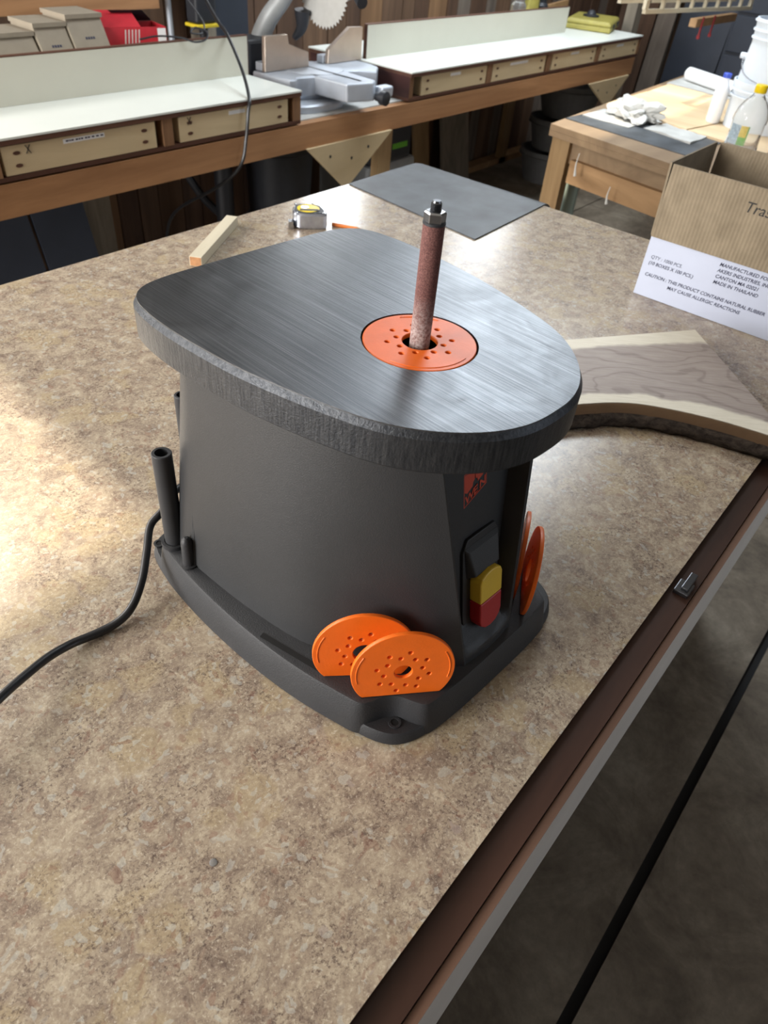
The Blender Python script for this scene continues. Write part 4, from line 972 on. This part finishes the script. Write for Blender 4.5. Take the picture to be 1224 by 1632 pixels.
# white jug beside the buckets
o = thing('white_jug', 'tall white plastic jug leaning against the pails', 'jug', (3.70, 1.085, .8128), .3)
p = chaikin([(-.05, -.03), (.05, -.03), (.05, .03), (-.05, .03)], 2)
bm = new_bm(); loft(bm, [z3(offset(p, .003), 0), z3(p, .006), z3(p, .12), z3(offset(p, .010), .145), z3([(x * .3, y * .45) for x, y in p], .160), z3([(x * .3, y * .45) for x, y in p], .168)]); obj('body', bm, M_pailsolid, o, smooth=True, local=True)
bm = new_bm(); lathe(bm, [(.017, .1685), (.017, .184), (.015, .186)], 20); obj('cap', bm, plain('blue_cap', srgb(60, 84, 190), .4), o, smooth=True, local=True)
# juice bottle
o = thing('juice_bottle', 'clear plastic juice bottle with yellow cap and green label', 'bottle', (3.16, .795, .8006))
bm = new_bm(); loft(bm, [z3(circ(r, 36), h) for r, h in ((.056, 0), (.061, .006), (.061, .06), (.058, .065), (.058, .135), (.061, .14), (.061, .155), (.052, .185), (.036, .208), (.020, .222), (.0185, .232))] + [z3(circ(.0172, 36), .232), z3(circ(.050, 36), .182), z3(circ(.0595, 36), .154), z3(circ(.0565, 36), .134), z3(circ(.0595, 36), .06), z3(circ(.054, 36), .003)])
obj('bottle_body', bm, M_clear, o, smooth=True, local=True)
bm = new_bm(); lathe(bm, [(.0205, .2325), (.0215, .234), (.0215, .255), (.019, .2585)], 28); obj('cap', bm, M_cap, o, smooth=True, local=True)
def lab(a0, a1, z0, z1, mt, r=.0584):
    n = 12; bm = new_bm(); ring = lambda rr, zz: [(rr * math.cos(a0 + (a1 - a0) * i / n), rr * math.sin(a0 + (a1 - a0) * i / n), zz) for i in range(n + 1)]
    A, B = ring(r, z0), ring(r, z1); va = [bm.verts.new(q) for q in A]; vb = [bm.verts.new(q) for q in B]
    for i in range(n): bm.faces.new((va[i], va[i + 1], vb[i + 1], vb[i]))
    obj('label_panel', bm, mt, o, smooth=True, local=True)
lab(2.30, 3.05, .068, .132, M_lab_blue); lab(3.06, 3.50, .095, .132, M_lab_yel); lab(3.06, 3.50, .068, .0948, M_lab_green); lab(3.51, 3.58, .068, .132, M_lab_green)

# ------------------------------------------------------------------ far corner
tag(bx('corner_post', 5.30, 5.39, 2.24, 2.31, .001, 2.999, M_greypost), 'grey wooden post standing at the end of the drawer unit', 'post')
def lean(u0, v0, v1, z1, mt, label, d=.18):
    bm = new_bm(); loft(bm, [[(u0, v0, .001), (u0, v1, .001), (u0 + .02, v1, .001), (u0 + .02, v0, .001)], [(u0 + d, v0, z1), (u0 + d, v1, z1), (u0 + d + .02, v1, z1), (u0 + d + .02, v0, z1)]])
    return tag(obj('leaning_sheet', bm, mt), label, 'sheet')
lean(6.50, 2.62, 2.92, 1.7, M_plank[2], 'dark brown sheet leaning in the corner of the plank walls')
lean(6.44, 2.44, 2.58, 1.75, M_plank[1], 'narrow grey board leaning between two dark sheets')
lean(6.46, 2.02, 2.41, 1.65, M_navy, 'dark blue-black sheet leaning beside the narrow grey board')
sh = thing('dark_cabinet', 'dark navy storage cabinet with wide drawers against the end wall', 'cabinet', (6.55, 1.5, 0))
bx('carcass', 6.40, 6.74, .85, 1.97, .001, 1.5, M_navy, sh)
for i in range(6): bx('drawer_front', 6.375, 6.399, .87, 1.95, .04 + i * .24, .26 + i * .24, M_navy, sh, bevel=.004)
bm = new_bm(); tube(bm, [(6.0, 2.35, .001), (6.0, 2.35, .36), (6.0, 2.35, .40)], [.07, .07, .03], 18); tag(obj('red_canister', bm, M_redcan, smooth=True), 'red metal canister on the floor behind the table', 'canister')
bx_ = tag(bx('low_rail', 5.9, 6.36, 1.75, 1.80, .001, .52, M_greypost), 'grey low wooden stand in front of the leaning sheets', 'stand')
# hanging slotted rack with its support bar and red clamps
rk = thing('slotted_rack', 'off-white slotted wooden rack hung from the ceiling', 'rack', (4.8, 1.7, 1.10))
ra, rb = Vector((3.98, 1.72, 1.125)), Vector((5.62, 1.70, 1.085))
def rail(o0, o1, wd, hh, nm, mt, par):
    d = (o1 - o0); L_ = d.length; mm = frame(o0, d, Vector((0, 1, 0)) - d.normalized() * d.normalized().y)
    bm = new_bm(); box(bm, 0, L_, -wd / 2, wd / 2, -hh / 2, hh / 2); return obj(nm, xf(bm, mm), mt, par)
for dy, dz in ((-.05, 0), (.06, .03)):
    for k_ in (0, 1): rail(ra + Vector((.06 if dy < 0 else 0, dy, dz + .055 * k_)), rb + Vector((0, dy, dz + .055 * k_)), .018, .018, 'rail', M_whitewood, rk)
    for i in range(9):
        p = ra + (rb - ra) * (i / 8 * .98 + .01) + Vector((.06 * (1 - i / 8) if dy < 0 else 0, dy, dz)); bm = new_bm(); box(bm, p.x - .03 if i % 8 == 0 else p.x - .012, p.x + .009, p.y - .008, p.y + .008, p.z + .0092, p.z + .0458); obj('rung', bm, M_whitewood, rk)
for x in (4.2, 5.4):
    bm = new_bm(); tube(bm, [(x, 1.715, 1.15), (x, 1.715, 2.999)], .004, 6); obj('hanger_wire', bm, M_hose, rk)
bm = new_bm(); box(bm, 4.78, 5.44, 1.66, 1.70, 1.024, 1.062); sb_ = obj('support_bar', bm, M_pine_x, rk)
for x, lb in ((4.86, 'red spring clamp on the rack bar, away from its sawn end'), (5.04, 'red spring clamp on the rack bar, nearer its sawn end')):
    o = thing('spring_clamp', lb, 'clamp', (x, 1.68, 1.02), 0, 'red clamps on the slotted rack')
    bm = new_bm(); box(bm, x - .008, x + .008, 1.652, 1.6595, .985, 1.070); obj('jaw', bm, M_redcan, o, bevel=.002)
    bm = new_bm(); tube(bm, [(x, 1.656, .9845), (x, 1.656, .968)], .009, 8); obj('grip', bm, M_redcan, o, smooth=True)

for x0, x1, lab_ in ((.75, 1.10, 'added dark sheet for shaded planks under the bench below the cardboard bins'), (1.115, 1.36, 'added dark sheet for shaded planks under the bench between two like it'), (1.375, 1.60, 'added dark sheet for shaded planks under the bench beside the grey upright')):
    bm = new_bm(); loft(bm, [[(x0, 2.70, .001), (x1, 2.70, .001), (x1, 2.715, .001), (x0, 2.715, .001)], [(x0, 2.86, .66), (x1, 2.86, .66), (x1, 2.875, .66), (x0, 2.875, .66)]])
    tag(obj('shade_sheet', bm, M_navy), lab_, 'sheet', 'added dark sheets for shaded planks under the bench')  # added dark sheets, their colour stands in for wall planks in shadow
